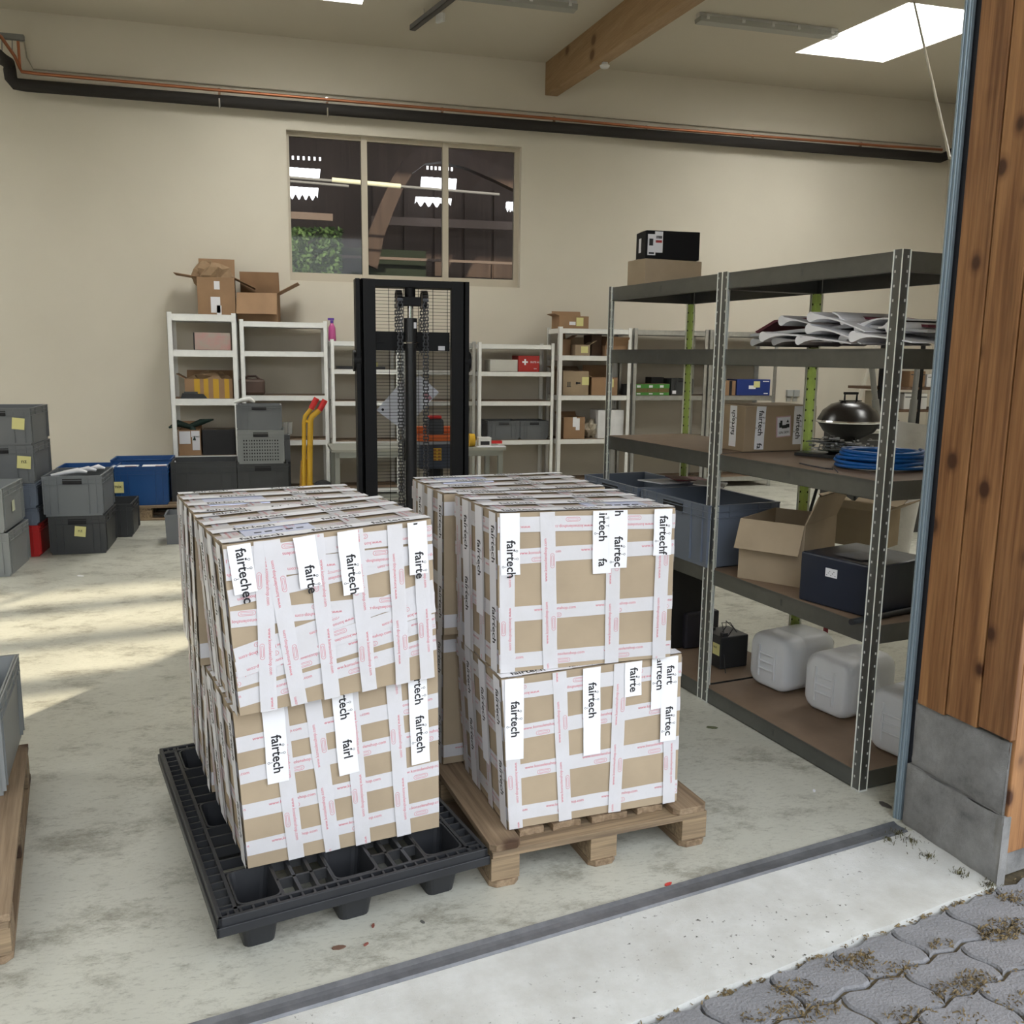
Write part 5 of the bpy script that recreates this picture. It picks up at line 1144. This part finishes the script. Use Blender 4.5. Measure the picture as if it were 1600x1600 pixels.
for s, xx in ((-1, 624), (1, 664)):
    ax = S(xx, 470).x-cx
    k = MB(); k.cyl((ax-.012, .03, zs_), (ax+.012, .03, zs_), .046, n=20)
    for i in range(14): w_ = 2*PI*i/14; k.box((ax, .03+.05*math.cos(w_), zs_+.05*math.sin(w_)), (.012, .012, .012), 0, 0, Matrix.Rotation(-w_, 3, 'X'))
    k.build('chain_wheel', mat('dark_steel', (.07, .07, .08), .3, .8), r, smooth=40)
    for fy, zend in ((-.022, .2), (.082, zb_-.02)):
        k = MB(); z = zs_
        i = 0
        while z > zend:
            if i % 2: k.ab((ax-.017, fy-.006, z-.022), (ax-.012, fy+.006, z)).ab((ax+.012, fy-.006, z-.022), (ax+.017, fy+.006, z))
            else: k.ab((ax-.010, fy-.006, z-.022), (ax-.006, fy+.006, z)).ab((ax+.006, fy-.006, z-.022), (ax+.010, fy+.006, z))
            k.cyl((ax-.018, fy, z-.005), (ax+.018, fy, z-.005), .0035, n=6); z -= .0185; i += 1
        k.build('chain', galv_mat('chain_steel', (.08, .08, .085), .35, .5) if 'chain_steel' not in MATS else MATS['chain_steel'], r)
    k = MB(); w_ = 0
    for i in range(9):
        a = PI*i/8; k.box((ax, .03+.052*math.cos(a), zs_+.052*math.sin(a)), (.034, .012, .014), 0, 0, Matrix.Rotation(a, 3, 'X'))
    k.build('chain', MATS['chain_steel'], r)
    MB().cyl((ax-s*.022, .082, zb_-.02), (ax-s*.022, .082, zs_-.10), .006, n=8).build('anchor_rod', M_CHROME, r)
k = MB(); z = .42
while z < zt-.05:
    k.ab((-hw+cw-.01, .1, z-.0011), (hw-cw+.01, .1022, z+.0011)); z += .0200
x = -hw+cw+.09
while x < hw-cw: k.ab((x-.0014, .098, .40), (x+.0014, .1025, zt-.04)); x += .0895 if False else .158*.56
tag(k.build('wire_guard', M_BLKS, r, fix=False), kind='stuff')
k = MB(); k.prism([(-.24, .3), (.24, .3), (.26, .85), (-.26, .85)], .08, .62); k.build('motor_housing', mat('truck_grey', (.045, .05, .06), .45), r, bevel=.02)
a, b = S(655, 700, 6.1), S(712, 700, 6.1); zq0, zq1 = S(680, 733, 6.1).z, S(680, 695, 6.1).z
k = MB(); k.ab((a.x-cx, 6.1-SY, zq0), (b.x-cx+.05, 6.4-SY, zq1)); k.build('battery_case', mat('truck_navy', (.035, .045, .065), .5), r, bevel=.015)
k = MB(); k.ab((S(676, 0, 6.1).x-cx, 6.09-SY, S(676, 720, 6.1).z), (S(689, 0, 6.1).x-cx, 6.098-SY, S(676, 700, 6.1).z)); wl_ = k.build('warning_label', M_YEL, r)
for i in range(8): q = S(679+7*(i % 2), 703+5*(i//2), 6.1); MB().box((q.x-cx, 6.086-SY, q.z), (.018, .003, .012)).build('label_print', mat('label_brown', (.3, .12, .02), .6), wl_)
k = MB(); q = S(681, 682, 6.05); k.ab((q.x-cx-.13, 6.02-SY, q.z-.03), (q.x-cx+.15, 6.14-SY, q.z+.012)); k.build('control_panel', M_ORANGE, r, bevel=.01)
k = MB(); q = S(681, 670, 6.05); k.box((q.x-cx, 6.10-SY, q.z), (.12, .08, .13)); k.build('tiller_head', mat('truck_grey', (.045, .05, .06), .45), r, bevel=.02)
MB().box((q.x-cx, 6.10-SY, q.z+.075), (.09, .07, .025)).build('red_button', M_RED, r, bevel=.01)
for s in (-1, 1): MB().box((q.x-cx+s*.10, 6.10-SY, q.z-.01), (.09, .04, .05)).build('handle_grip', M_ORANGE, r, bevel=.008)
k = MB(); q = S(681, 740, 6.2); k.cyl((q.x-cx, 6.25-SY, .1), (q.x-cx, 6.25-SY, zq0+.05), .06, n=14); k.build('tiller_post', M_BLKS, r)
MB().cyl((S(636, 703, 5.7).x-cx-.02, 5.72-SY, S(636, 703, 5.7).z), (S(636, 703, 5.7).x-cx+.02, 5.72-SY, S(636, 703, 5.7).z), .07, n=20).build('guide_wheel', M_BLKS, r)
for s in (-1, 1):
    MB().ab((s*.27-.08, -.55, .05), (s*.27+.08, .3, .11)).build('fork', M_BLKS, r, bevel=.006)
    MB().cyl((s*.27-.04, -.45, .04), (s*.27+.04, -.45, .04), .04, n=16).build('wheel', M_DGREY, r)
    MB().cyl((s*.24-.04, .8, .09), (s*.24+.04, .8, .09), .09, n=16).build('wheel', M_DGREY, r)
for x0, y0, x1, y1, x2, y2, x3, y3, lab in ((588, 641, 633, 590, 669, 630, 632, 674, 'large white sheet tucked slanting behind the wire guard'), (633, 612, 655, 585, 686, 613, 660, 641, 'smaller white sheet with red print behind the wire guard')):
    yy_ = SY+.135 if 'large' in lab else SY+.125
    k = MB(); k.extrude([S(x0, y0, yy_), S(x3, y3, yy_), S(x2, y2, yy_), S(x1, y1, yy_)], (0, .003, 0)); o = tag(k.build('paper_sheet', M_PAPER), lab, 'paper')
    if 'small' in lab:
        c_ = S(668, 620, yy_); MB().box((c_.x, yy_-.002, c_.z), (.05, .001, .03), 0, 0, Matrix.Rotation(.8, 3, 'Y')).build('red_print', mat('faded_red', (.5, .25, .28), .6), o)
    else: MB().cyl((S(598, 640, yy_).x, yy_-.002, S(598, 640, yy_).z), (S(598, 640, yy_).x, yy_, S(598, 640, yy_).z), .008, n=10).build('punch_hole', M_HOLE, o)

# ------------------------------------------------------------------ on the near rack
ZT = 2.0262
# top: brown carton and black box on the far bay
yT = onrack(1.75, .1, 0)
P1 = rackray(1005, 444, .28); 
r = carton('plain brown carton on top of the near rack, under the black box', onrack(1.87, .285, ZT), RZ+R(89), .36, .19, .145, M_CARD3, None)
o_ = r.location
def faceplane(p0, ang, w): return None
# sticker box
r = carton('black box with white stickers on top of the brown carton', o_+V((-.005, .012, .147)), RZ+R(78), .31, .16, .15, mat('black_card_gloss', (.008, .008, .009), .6, spec=.15), None,
    [('label', -.145, .02, .045, .11), ('label', -.105, .035, .045, .11, 1), ('dark', -.099, .108, .034, .014, 1), ('red', -.101, .086, .036, .013, 1), ('dark', -.137, .07, .022, .036, 1), ('dark', -.138, .026, .03, .009, 1)])
fm = facemap((-.155, .16, 0), (-.155, 0, 0), (-.155, 0, .15), (-.155, .16, .15))
patch(r, 'paper_label', fm, .05, .04, .035, .075, M_PAPER, .0016)
# folded white foam sheets on the second shelf
def sheet_profile(rr, L, sag, n=10, thick=.004):
    top = [(rr+rr*math.cos(a), rr*math.sin(a)) for a in [PI*.35+PI*1.3*i/n for i in range(n+1)]]
    tail = []
    for i in range(1, 9):
        s = i/8; tail.append((rr*1.3+L*s, -rr*.9+ (rr*1.6)*math.exp(-((s-.12)/.12)**2)*0 + sag*(math.sin(s*PI*1.5))*.5))
    up = [(x, z+thick) for x, z in reversed(tail)]
    return [(x, z) for x, z in top]+tail+up
def foam(label, u0, dz, L, rr, sag, tilt=0, m=None, dd=.06):
    o = onrack(u0, dd, 1.689+dz); prof = sheet_profile(rr, L, sag); k = MB(); ct, st = math.cos(tilt), math.sin(tilt)
    pts = [(x*ct-z*st, 0, x*st+z*ct) for x, z in prof]; zmin = min(p[2] for p in pts); pts = [(x, 0, z-zmin) for x, _, z in pts]
    n = len(pts); half = len(prof)
    k.extrude(pts, (0, .34, 0)); q = k.build('foam_sheet', m or M_LABEL, loc=o, rz=RZ, smooth=35); return tag(q, label, 'foam sheet', 'white curled foam sheets on the near rack')
def curl(label, xa, ya, xb, yb, rpx, d=.05, m=None, bow=0.0, dz=.36):
    "teardrop rolled edge at picture point a, sheet running on to b, along the rack front"
    A = rackray(xa, ya, d); B = rackray(xb, yb, d); R0 = (rackray(xa, ya-rpx, d)-A).length
    ax = (B-A); L = ax.length; ax /= L; up = V((0, 0, 1)); up = (up-ax*up.dot(ax)).normalized(); pts = []
    for i in range(13): a = R(50)+R(260)*i/12; pts.append(A+ax*(R0*math.cos(a))+up*(R0*math.sin(a)))
    lo = []; N = 10
    for i in range(1, N+1):
        s = i/N; e = math.exp(-s*7); z = -R0*.77*e*(1-s)+bow*math.sin(s*PI)*1.0+R0*.15*math.sin(s*6)*(1-s); lo.append(A+ax*(R0*.64+(L-R0*.64)*s)+up*z)
    hi = [p+up*.005+up*(R0*1.5*math.exp(-((i+1)/N)*8)) for i, p in enumerate(lo)]
    poly = pts+lo+hi[::-1]; zm = min(p.z for p in poly)
    if zm < 1.690: poly = [p+V((0, 0, 1.690-zm)) for p in poly]
    k = MB(); k.extrude(poly, rw*dz); return tag(k.build('foam_sheet', m or M_LABEL, smooth=35), label, 'foam sheet')
M_GS = mat('greyish_foam', (.50, .51, .53), .55)
curl('leftmost low white curled sheet on the near rack', 1176, 535, 1260, 531, 6, m=M_GS, d=.09)
curl('second white curled sheet from left, bottom layer', 1191, 526, 1290, 533, 8, bow=.012)
curl('grey curled sheet between the left bottom ones', 1210, 533, 1300, 535, 7, m=M_GS, d=.08)
curl('white curled sheet in the middle of the bottom layer', 1247, 532, 1330, 538, 7, bow=.008)
curl('white curled sheet in the middle layer with drooping tail', 1263, 514, 1345, 538, 8, bow=.014)
curl('small white curled sheet right of the middle, bottom layer', 1316, 530, 1350, 528, 8, d=.10)
curl('large white curled sheet in front of the pile at right', 1332, 526, 1425, 536, 9, bow=.006, d=.03)
curl('upper left white curled sheet of the pile', 1221, 501, 1275, 510, 8, bow=.008, d=.12)
curl('topmost white curled sheet of the pile', 1266, 495, 1350, 519, 8, bow=.012)
curl('white curled sheet hanging over the top of the pile', 1316, 503, 1300, 489, 5, d=.08, bow=.006)
curl('white curled sheet arching behind the near upright', 1340, 513, 1400, 500, 8, bow=.016, d=.1)
curl('rightmost white curled sheet beside the near upright', 1389, 511, 1372, 513, 9, d=.06)
k = MB(); k.extrude([rackray(1172, 522, .12), rackray(1250, 514, .12), rackray(1340, 506, .12), rackray(1450, 516, .12), rackray(1450, 520, .12), rackray(1340, 511, .12), rackray(1250, 519, .12), rackray(1172, 526, .12)], rw*.38)
tag(k.build('foam_board', M_GS), 'flat grey foam board inside the pile of curled sheets', 'foam board')
k = MB(); k.extrude([rackray(1180, 518, .2), rackray(1210, 500, .2), rackray(1330, 492, .2), rackray(1450, 508, .2), rackray(1450, 512, .2), rackray(1330, 496, .2), rackray(1212, 503, .2), rackray(1183, 521, .2)], rw*.28)
tag(k.build('poster_sheet', mat('dark_red_print', (.16, .03, .05), .5)), 'dark red printed sheet among the white curled sheets', 'sheet')
k = MB(); k.extrude([rackray(1385, 497, .3), rackray(1470, 512, .3), rackray(1470, 535, .3), rackray(1440, 528, .3), rackray(1385, 505, .3)], rw*.2)
tag(k.build('foam_board', M_LABEL), 'white sheet corner at the right end of the pile', 'foam board')
# fairtech carton on the third shelf of the near bay
zs3 = 1.2085
A = rackray(1168, 707, .07); A.z = zs3
# front left corner seen at (1168,707) ; its long side runs away to the right
def at_z(x, y, z): d = ray(x, y); t = (z-CH)/d.z; return V((t*d.x, t*d.y, z))
pA, pB, pC = at_z(1172, 706, zs3), at_z(1262, 703, zs3), at_z(1128, 701, zs3)
ang = math.atan2((pB-pA).y, (pB-pA).x); Wc = .40
pA = pA+V((0, .0, 0))
hz_ = .215
r = thing('shipping_box', 'brown fairtech carton with battery warning label on the near rack', 'box', (pA+pB)/2, ang); w = .42
MB().ab((-w/2, 0, 0), (w/2, .27, hz_)).build('carton_body', M_CARD, r, bevel=.003)
fm = facemap((-w/2, 0, 0), (w/2, 0, 0), (w/2, 0, hz_), (-w/2, 0, hz_)); fl2 = facemap((-w/2, .27, 0), (-w/2, 0, 0), (-w/2, 0, hz_), (-w/2, .27, hz_))
strip(r, fm, (.09, hz_), (.085, .01), .055, .002, 'label', starts=[(.02, 'fairtech'), (.175, 'fa')]); strip(r, fm, (.31, hz_), (.31, .03), .055, .0026, 'label', starts=[(.04, 'fairtech')])
strip(r, fl2, (.18, .02), (.18, hz_), .055, .002, 'label', starts=[(.055, 'fairtech')]); strip(r, fl2, (.07, 0), (.07, hz_-.01), .05, .002, 'label', starts=[(.03, 'fairtech')])
hzl = patch(r, 'hazard_label', fm, .185, .065, .085, .10, mat('pink_border', (.62, .42, .46), .6), .0030, .06); patch(hzl, 'label_white', fm, .190, .070, .075, .09, M_PAPER, .0036, .06)
flat_text(hzl, 'label_text', fm, .198, .082, 'UN 3091', .017, M_INKB, .0042, .01, .06)
for x, y, a, b in ((.198, .112, .018, .024), (.214, .108, .03, .016), (.238, .112, .02, .018), (.203, .136, .012, .010)): patch(hzl, 'battery_symbol', fm, x, y, a, b, M_INKB, .0043, .06)
k = MB(); k.add([fm(.238/fm.W, .138/fm.H, .0043), fm(.254/fm.W, .138/fm.H, .0043), fm(.246/fm.W, .152/fm.H, .0043)], [(0, 1, 2)]); k.build('flame_symbol', M_INKB, hzl)
MB().ab((-w/2+.005, .0, hz_), (w/2-.02, .26, hz_+.004)).build('flap', M_CARD3, r)
# flat electronics pile
o = at_z(1300, 715, zs3); r = thing('circuit_boards', 'pile of green and grey circuit boards on the third shelf', 'circuit board', o, RZ+R(20)); rn = random.Random(9)
MB().box((0, .06, .008), (.32, .22, .014)).build('base_panel', M_BLK, r)
for i in range(6):
    MB().box((rn.uniform(-.06, .08), .06+rn.uniform(-.05, .06), .022+.011*i), (rn.uniform(.12, .2), rn.uniform(.08, .14), .004), 0, 0, Matrix.Rotation(rn.uniform(-.15, .15), 3, 'X') @ Matrix.Rotation(rn.uniform(0, 3), 3, 'Z')).build('board', mat('pcb_%d' % (i % 3), [(.03, .05, .04), (.10, .11, .11), (.02, .03, .03)][i % 3], .4), r)
k = MB()
for i in range(90): k.box((rn.uniform(-.13, .15), .06+rn.uniform(-.09, .1), .05+rn.uniform(-.02, .035)), (rn.uniform(.006, .03), rn.uniform(.004, .014), rn.uniform(.003, .01)), rn.uniform(0, 3))
tag(k.build('components', galv_mat('chip_grey', (.35, .36, .36), .3, .6, .5), r), kind='stuff')
k = MB(); k.tube([at_z(1250, 724, zs3+.006), at_z(1268, 728, zs3+.006), at_z(1290, 732, zs3+.006), at_z(1302, 733, zs3+.006)], .0035, 6); k.tube([at_z(1300, 730, zs3+.006), at_z(1305, 733, zs3+.008), at_z(1309, 738, zs3+.006)], .002, 6)
tag(k.build('cable_tie', M_BLK), 'thin black strap lying near the shelf edge', 'strap')
# blue hose coil
rn = random.Random(3); o = at_z(1392, 735, zs3); k = MB(); pts = []
for i in range(12*26):
    a = 2*PI*i/26; t = i/26; rad = .150+.024*math.sin(a*.37)+.016*math.sin(t*2.1); pts.append(V((rad*math.cos(a), .9*rad*math.sin(a), .010+t*.0052+.003*math.sin(a*1.7+t))))
k.tube(pts, .0075, 7); tag(k.build('hose_coil', M_HOSE, loc=o+V((.02, .09, 0)), smooth=60), 'coil of bright blue hose on the third shelf', 'hose')
# fourth shelf, far bay: two slate crates
zs4 = .6615
SC0 = at_z(1056, 882, zs4)
_a = rackray(1056, 884, .02)
crate('front slate-blue crate hanging over the far bay of the near rack', onrack(1.00+.33, -.02, zs4)-V((0, 0, 0)), RZ, .60, .42, .30, M_SLATE, note=None, name='plastic_crate')
crate('rear slate-blue crate behind the front one, with papers on top', onrack(1.00+.33+.635, -.02, zs4), RZ, .60, .42, .30, M_SLATE)
for i, (x, y, c) in enumerate(((1040, 752, M_PAPER), (1075, 748, mat('dark_red', (.14, .02, .03), .5)), (1110, 756, M_FOAM))):
    o = at_z(x, y, zs4+.305+.012*i); k = MB(); k.box((0, 0, 0), (.26-.05*i, .18, .006), .4-.5*i, 0, Matrix.Rotation(.05, 3, 'Y'))
    tag(k.build('paper_sheet', c, loc=o), ['white sheet lying over the slate crates, lowest', 'dark red sheet lying on the slate crates', 'cream sheet on top of the papers over the slate crates'][i], 'paper')
# open carton and navy film-wrapped box, near bay
c0, c1 = at_z(1157, 903, zs4), at_z(1247, 918, zs4); an = math.atan2((c1-c0).y, (c1-c0).x)
carton('open brown carton with folded-out flaps in the near bay', (c0+c1)/2+V((0, 0, 0)), an, (c1-c0).length+.03, .40, .275, M_CARD3, (156, None, None, 22), (), fd=.14)
n0, n1 = at_z(1247, 936, zs4), at_z(1362, 968, zs4); an = math.atan2((n1-n0).y, (n1-n0).x)
nb = thing('film_wrapped_box', 'navy film-wrapped box with small white label, near bay of the rack', 'box', (n0+n1)/2, an); w = (n1-n0).length
MB().ab((-w/2, 0, 0), (w/2, .36, .205)).build('box_body', M_NAVY, nb, bevel=.008)
fm = facemap((-w/2, 0, 0), (w/2, 0, 0), (w/2, 0, .205), (-w/2, 0, .205))
nbl = patch(nb, 'paper_label', fm, w*.36, .125, .055, .035, M_PAPER, .0022)
for i in range(7): patch(nbl, 'label_print', fm, w*.36+.006+.0065*i, .131+.008*(i % 3), .0035, .003, M_INKB, .0026)
MB().add([(-.06, .05, .2095), (.08, .04, .2095), (.10, .16, .2095), (-.03, .18, .2095)], [(0, 1, 2, 3)]).build('paper_slip', mat('dim_paper', (.20, .21, .24), .5), nb)
k = MB()
for i in range(26): k.add([fm((.02+.96*i/26), .97, .0092), fm((.02+.96*i/26)+.01, .97, .0092), fm((.02+.96*i/26)+.006, .93, .0092)], [(0, 1, 2)])
tube = at_z(1330, 972, zs4+.012); k2 = MB(); k2.cyl(tube, tube+(onrack(.1, .3, zs4+.012)-tube), .012, n=14); tag(k2.build('black_tube', M_BLK, smooth=50), 'short black tube in front of the navy box at the near upright', 'tube')
# sunlit open carton behind
b0 = at_z(1335, 870, zs4); carton('open light carton with spread flaps behind the navy box', b0+V((.17, .22, 0)), an+R(12), .26, .22, .20, M_CARD3, (62, 70, 62, 62), (), fd=.12)
# bottom shelf
zs5 = .0765
def canister(label, loc, rz, w=.235, d=.31, h=.30):
    r = thing('canister', label, 'canister', loc, rz, 'white canisters on the bottom shelf'); n = 24; rings = []
    def loop(y, k, c=.055):
        out = []; hx, hz = w/2*k, h/2*k
        for sx, sz, w0 in ((1, -1, -PI/2), (1, 1, 0), (-1, 1, PI/2), (-1, -1, PI)):
            for i in range(6):
                a = w0+PI/2*i/5; out.append(V((sx*(hx-c)+c*math.cos(a), y, h/2+sz*(hz-c)+c*math.sin(a))))
        return out
    ys = [(0, .80), (.006, .90), (.022, .97), (.05, 1.0), (d*.35, 1.0), (d*.37, .985), (d*.40, .985), (d*.42, 1.0), (d*.8, 1.0), (d-.03, .97), (d-.008, .88), (d, .75)]
    k = MB(); vs = sum([loop(y, q) for y, q in ys], []); fs = [(a*24+i, a*24+(i+1) % 24, (a+1)*24+(i+1) % 24, (a+1)*24+i) for a in range(len(ys)-1) for i in range(24)]+[tuple(range(23, -1, -1)), tuple(range(264, 288))]
    k.add(vs, fs); cb = k.build('canister_body', M_CAN, r, smooth=60)
    k = MB()
    for x in (-.045, 0, .045): k.ab((x-.014, -.004, h*.36), (x+.014, .004, h*.64)) if 0 else None
    for x in (-.05, .05): k.tube([(x, -.001, h*.2), (x, -.003, h*.5), (x, -.001, h*.8)], .006, 6)
    for z in (.36, .5, .64): k.tube([(-.05, -.002, h*z), (0, -.004, h*z), (.05, -.002, h*z)], .005, 6)
    k.build('moulded_ribs', M_CAN, cb, smooth=60)
    MB().lathe([(0, 0), (.025, 0), (.025, .02), (0, .02)], (0, 0, 0), 16).xf(Matrix.Rotation(R(-90), 4, 'X')).build('cap', M_WHITE, cb, loc=(w*.25, d, h*.75))
    return r
for lab, (xa, ya), (xb, yb) in (('white canister nearest the black battery', (1168, 1062), (1225, 1087)), ('white canister in the middle of the bottom shelf', (1254, 1103), (1316, 1126)), ('white canister behind the near upright, cut by the door post', (1358, 1165), (1424, 1196))):
    a, b = at_z(xa, ya, zs5), at_z(xb, yb, zs5); ang = math.atan2((b-a).y, (b-a).x)
    canister(lab, (a+b)/2+V((-.008, -.012, .0)), RZ+R(6), w=.245, d=.34, h=.265)
# black batteries with note
bt = at_z(1112, 1040, zs5); r = thing('battery', 'black battery block with yellow note and loose wires', 'battery', bt, RZ)
MB().ab((-.10, 0, 0), (.07, .17, .17)).build('battery_case', M_BLK, r, bevel=.006)
MB().ab((-.08, .02, .17), (-.05, .05, .185)).ab((.03, .02, .17), (.055, .05, .185)).build('terminal', M_BLK, r)
fmn = MB().ab((.005, -.003, .07), (.06, -.0006, .13)); fmn.build('sticky_note', M_NOTE, r)
k = MB(); k.add([(.012+x*.015, -.0042, .105+y*.015) for x, y in text2d('0667', 0)[0]], text2d('0667', 0)[1]); k.build('note_writing', M_INKB, r, fix=False)
MB().tube([(.03, .03, .18), (.05, .04, .22), (.02, .06, .24), (.06, .08, .21), (.075, .03, .17)], .0025, 6).tube([(.05, .03, .18), (.0, .05, .225), (.03, .08, .23), (.075, .09, .19)], .0025, 6).tube([(.07, .02, .08), (.11, .0, .02), (.13, -.01, .004)], .0025, 6).build('wires', M_BLK, r)
bt2 = at_z(1068, 1015, zs5); r = thing('black_device', 'black box-shaped device left of the noted battery', 'device', bt2+V((0, .05, 0)), RZ)
MB().ab((-.14, 0, 0), (.05, .22, .20)).build('casing', mat('dark_device', (.03, .028, .04), .5), r, bevel=.01); MB().ab((-.10, .04, .20), (.02, .18, .23)).build('top_cap', mat('dark_device', (.03, .03, .04)), r, bevel=.008)
r = thing('black_case', 'tall dark case on the bottom shelf of the far bay', 'case', onrack(1.72, .14, zs5), RZ); MB().ab((-.16, 0, 0), (.16, .3, .46)).build('case_body', mat('very_dark', (.012, .012, .013), .6), r, bevel=.01); MB().tube([(-.06, .15, .46), (-.05, .15, .50), (.05, .15, .50), (.06, .15, .46)], .01).build('handle', M_BLK, r)

# ------------------------------------------------------------------ far right corner seen through the rack
gy = 6.9; gc = ony(1328, 640, gy); gr = abs(ony(1370, 657, gy).x-ony(1288, 657, gy).x)/2; zr = ony(1328, 658, gy).z
r = thing('kettle_grill', 'black kettle grill with domed lid beyond the near rack', 'grill', (gc.x, gy, 0)); hl = ony(1328, 628, gy).z-zr
MB().lathe([(0, hl), (gr*.3, hl*.97), (gr*.6, hl*.82), (gr*.85, hl*.5), (gr*.98, hl*.12), (gr*1.02, 0)], (0, 0, zr+.01), 28).build('lid', mat('enamel_black', (.012, .009, .008), .25), r, smooth=60)
MB().lathe([(gr*1.03, 0), (gr*.98, -.02), (gr*.8, -.09), (gr*.4, -.15), (.06, -.17), (.05, -.34), (.11, -.34), (.11, -.37), (0, -.37)], (0, 0, zr), 28).build('bowl', mat('bowl_black', (.008, .008, .008), .5, spec=.2), r, smooth=50)
MB().tube([(-.06, 0, zr+hl), (-.06, 0, zr+hl+.07), (.06, 0, zr+hl+.07), (.06, 0, zr+hl)], .009, 8).box((0, 0, zr+hl+.075), (.13, .03, .02)).box((0, 0, zr+hl+.01), (.2, .04, .008)).build('lid_handle', M_BLKS, r)
MB().tube([(gr*1.02*math.cos(a), gr*1.02*math.sin(a), zr) for a in [i*PI/14 for i in range(28)]], .012, 6, closed=True).build('rim', M_CHROME, r)
for a in (.3, 2.4, 4.5): MB().tube([(.13*math.cos(a), .13*math.sin(a), zr-.14), (.34*math.cos(a), .34*math.sin(a), 0)], .014, 8).build('leg', M_BLKS, r)
MB().box((gr+.1, -.02, zr), (.2, .08, .02)).build('side_handle', M_BLKS, r)
# wall sockets
p = ony(1237, 617, YW); r = thing('wall_socket', 'pair of grey wall sockets on the back wall', 'socket', (p.x, YW, p.z), 0)
for s in (-1, 1):
    MB().ab((s*.05-.045, -.05, -.02), (s*.05+.045, 0, .07)).build('socket_box', mat('socket_grey', (.42, .43, .42), .5), r, bevel=.004); MB().ab((s*.05-.03, -.012, -.09), (s*.05+.03, 0, -.02)).build('conduit', mat('socket_lgrey', (.5, .5, .48), .5), r)
# leaning white battens
for i, (x0, y0, x1, y1, lab) in enumerate(((1392, 556, 1322, 745, 'left white batten leaning behind the table legs'), (1404, 556, 1350, 700, 'middle white batten leaning behind the table legs'))):
    a = ony(x0, y0, 10.6); b = ony(x1, y1, 10.0); b = V((b.x, 10.3, .0)); k = MB(); k.tube([a+V((0, .3, .25)), b], .03, 4); tag(k.build('batten', mat('white_paint', (.55, .52, .44), .6)), lab, 'batten', 'white battens')
# desk with grey top and dark front, upturned table leg on it
Yd = 7.4; a, b = ony(1342, 673, Yd), ony(1470, 684, Yd); zt = a.z
r = thing('desk', 'pale-topped desk with dark front beyond the near rack', 'desk', (0, 0, 0))
MB().ab((a.x, Yd, zt-.03), (b.x+.3, Yd+.6, zt)).build('desk_top', mat('desk_top', (.48, .47, .42), .6), r, bevel=.003); MB().ab((a.x+.02, Yd+.03, .0), (b.x+.28, Yd+.58, zt-.031)).build('front_panel', mat('desk_dark', (.045, .045, .045), .6), r)
for i, (xb, yb_, xt, yt) in enumerate(((1372, 666, 1362, 571), (1424, 662, 1434, 571))):
    r = thing('metal_table_leg', ['left upturned grey metal leg standing on the desk', 'right upturned grey metal leg leaning behind the near upright'][i], 'table leg', (0, 0, 0)); B = ony(xb, yb_, Yd+.25); B.z = zt+.01; T = ony(xt, yt, Yd+.25)
    MB().tube([B, B.lerp(T, .45)], .035, 12).build('lower_tube', mat('leg_grey', (.22, .22, .21), .4, .4), r, smooth=50); MB().tube([B.lerp(T, .45), T], .027, 12).build('upper_tube', MATS['leg_grey'], r, smooth=50)
    MB().box(B, (.28, .2, .02)).build('foot_plate', M_DGREY, r); MB().box(T, (.12, .05, .012)).build('end_plate', M_DGREY, r)
# dark side rack with boxes at the far right
Yr = 9.2; a = ony(1378, 560, Yr); xr0, xr1 = a.x, XR-.1
r = thing('side_shelf', 'dark shelf with brown boards against the right wall', 'shelf', (0, 0, 0))
zsr = [ony(1410, y, Yr).z for y in (560, 605, 640)]
for z in zsr+[.4]: MB().ab((xr0, Yr, z-.03), (xr1, Yr+.6, z)).build('shelf_board', mat('brown_board', (.13, .075, .045), .7), r)
for x in (xr0, ony(1437, 600, Yr).x, xr1-.04): MB().ab((x, Yr-.005, 0), (x+.035, Yr+.035, zsr[0]+.4)).build('post', M_BLKS, r)
def onside(x0, x1, k, yt, m, lab, nm='storage_box', c='box'):
    a, b = ony(x0, 600, Yr+.03), ony(x1, 600, Yr+.03); z = zsr[k]+.001; h = max(.06, ony((x0+x1)/2, yt, Yr).z-z)
    r = thing(nm, lab, c, ((a.x+b.x)/2, Yr+.04, z)); MB().ab(((a.x-b.x)/2, 0, 0), ((b.x-a.x)/2, .35, h)).build('box_body', m, r, bevel=.006); MB().ab(((a.x-b.x)/2+.01, -.003, h*.75), ((b.x-a.x)/2-.01, 0, h*.8)).build('lid_edge', M_DGREY, r)
onside(1383, 1396, 2, 612, mat('cream_box', (.45, .40, .30), .7), 'small cream box on the dark side shelf')
onside(1416, 1452, 2, 615, M_WHITE, 'white tray box on the dark side shelf')
onside(1422, 1446, 1, 580, M_CARD2, 'brown carton on the upper dark side shelf')
onside(1449, 1462, 1, 585, M_FOAM, 'small white bundle on the upper dark side shelf', 'white_bundle', 'bundle')
# white foam roll leaning behind the rack
a = ony(1418, 735, 5.2); fr = thing('foam_roll', 'thick white foam roll standing behind the near rack', 'foam roll', (0, 0, 0))
b0_, b1_ = ony(1412, 740, 4.9), ony(1428, 662, 4.9); ax = (b1_-b0_); lowp = b0_-ax*((b0_.z-.01)/ax.z)
MB().cyl(lowp, b1_, .125, n=28).build('roll', M_FOAM, fr, smooth=50)
# plain cardboard fallen stack far corner: red post tip under the rack
o = MB().ab((0, 0, 0), (.02, .02, .12)).build('red_stub', mat('dark_red2', (.25, .02, .04), .5), loc=gnd(1289, 992)+V((0, 0, 0))); tag(o, 'small dark red stub on the floor behind the canisters', 'stub')
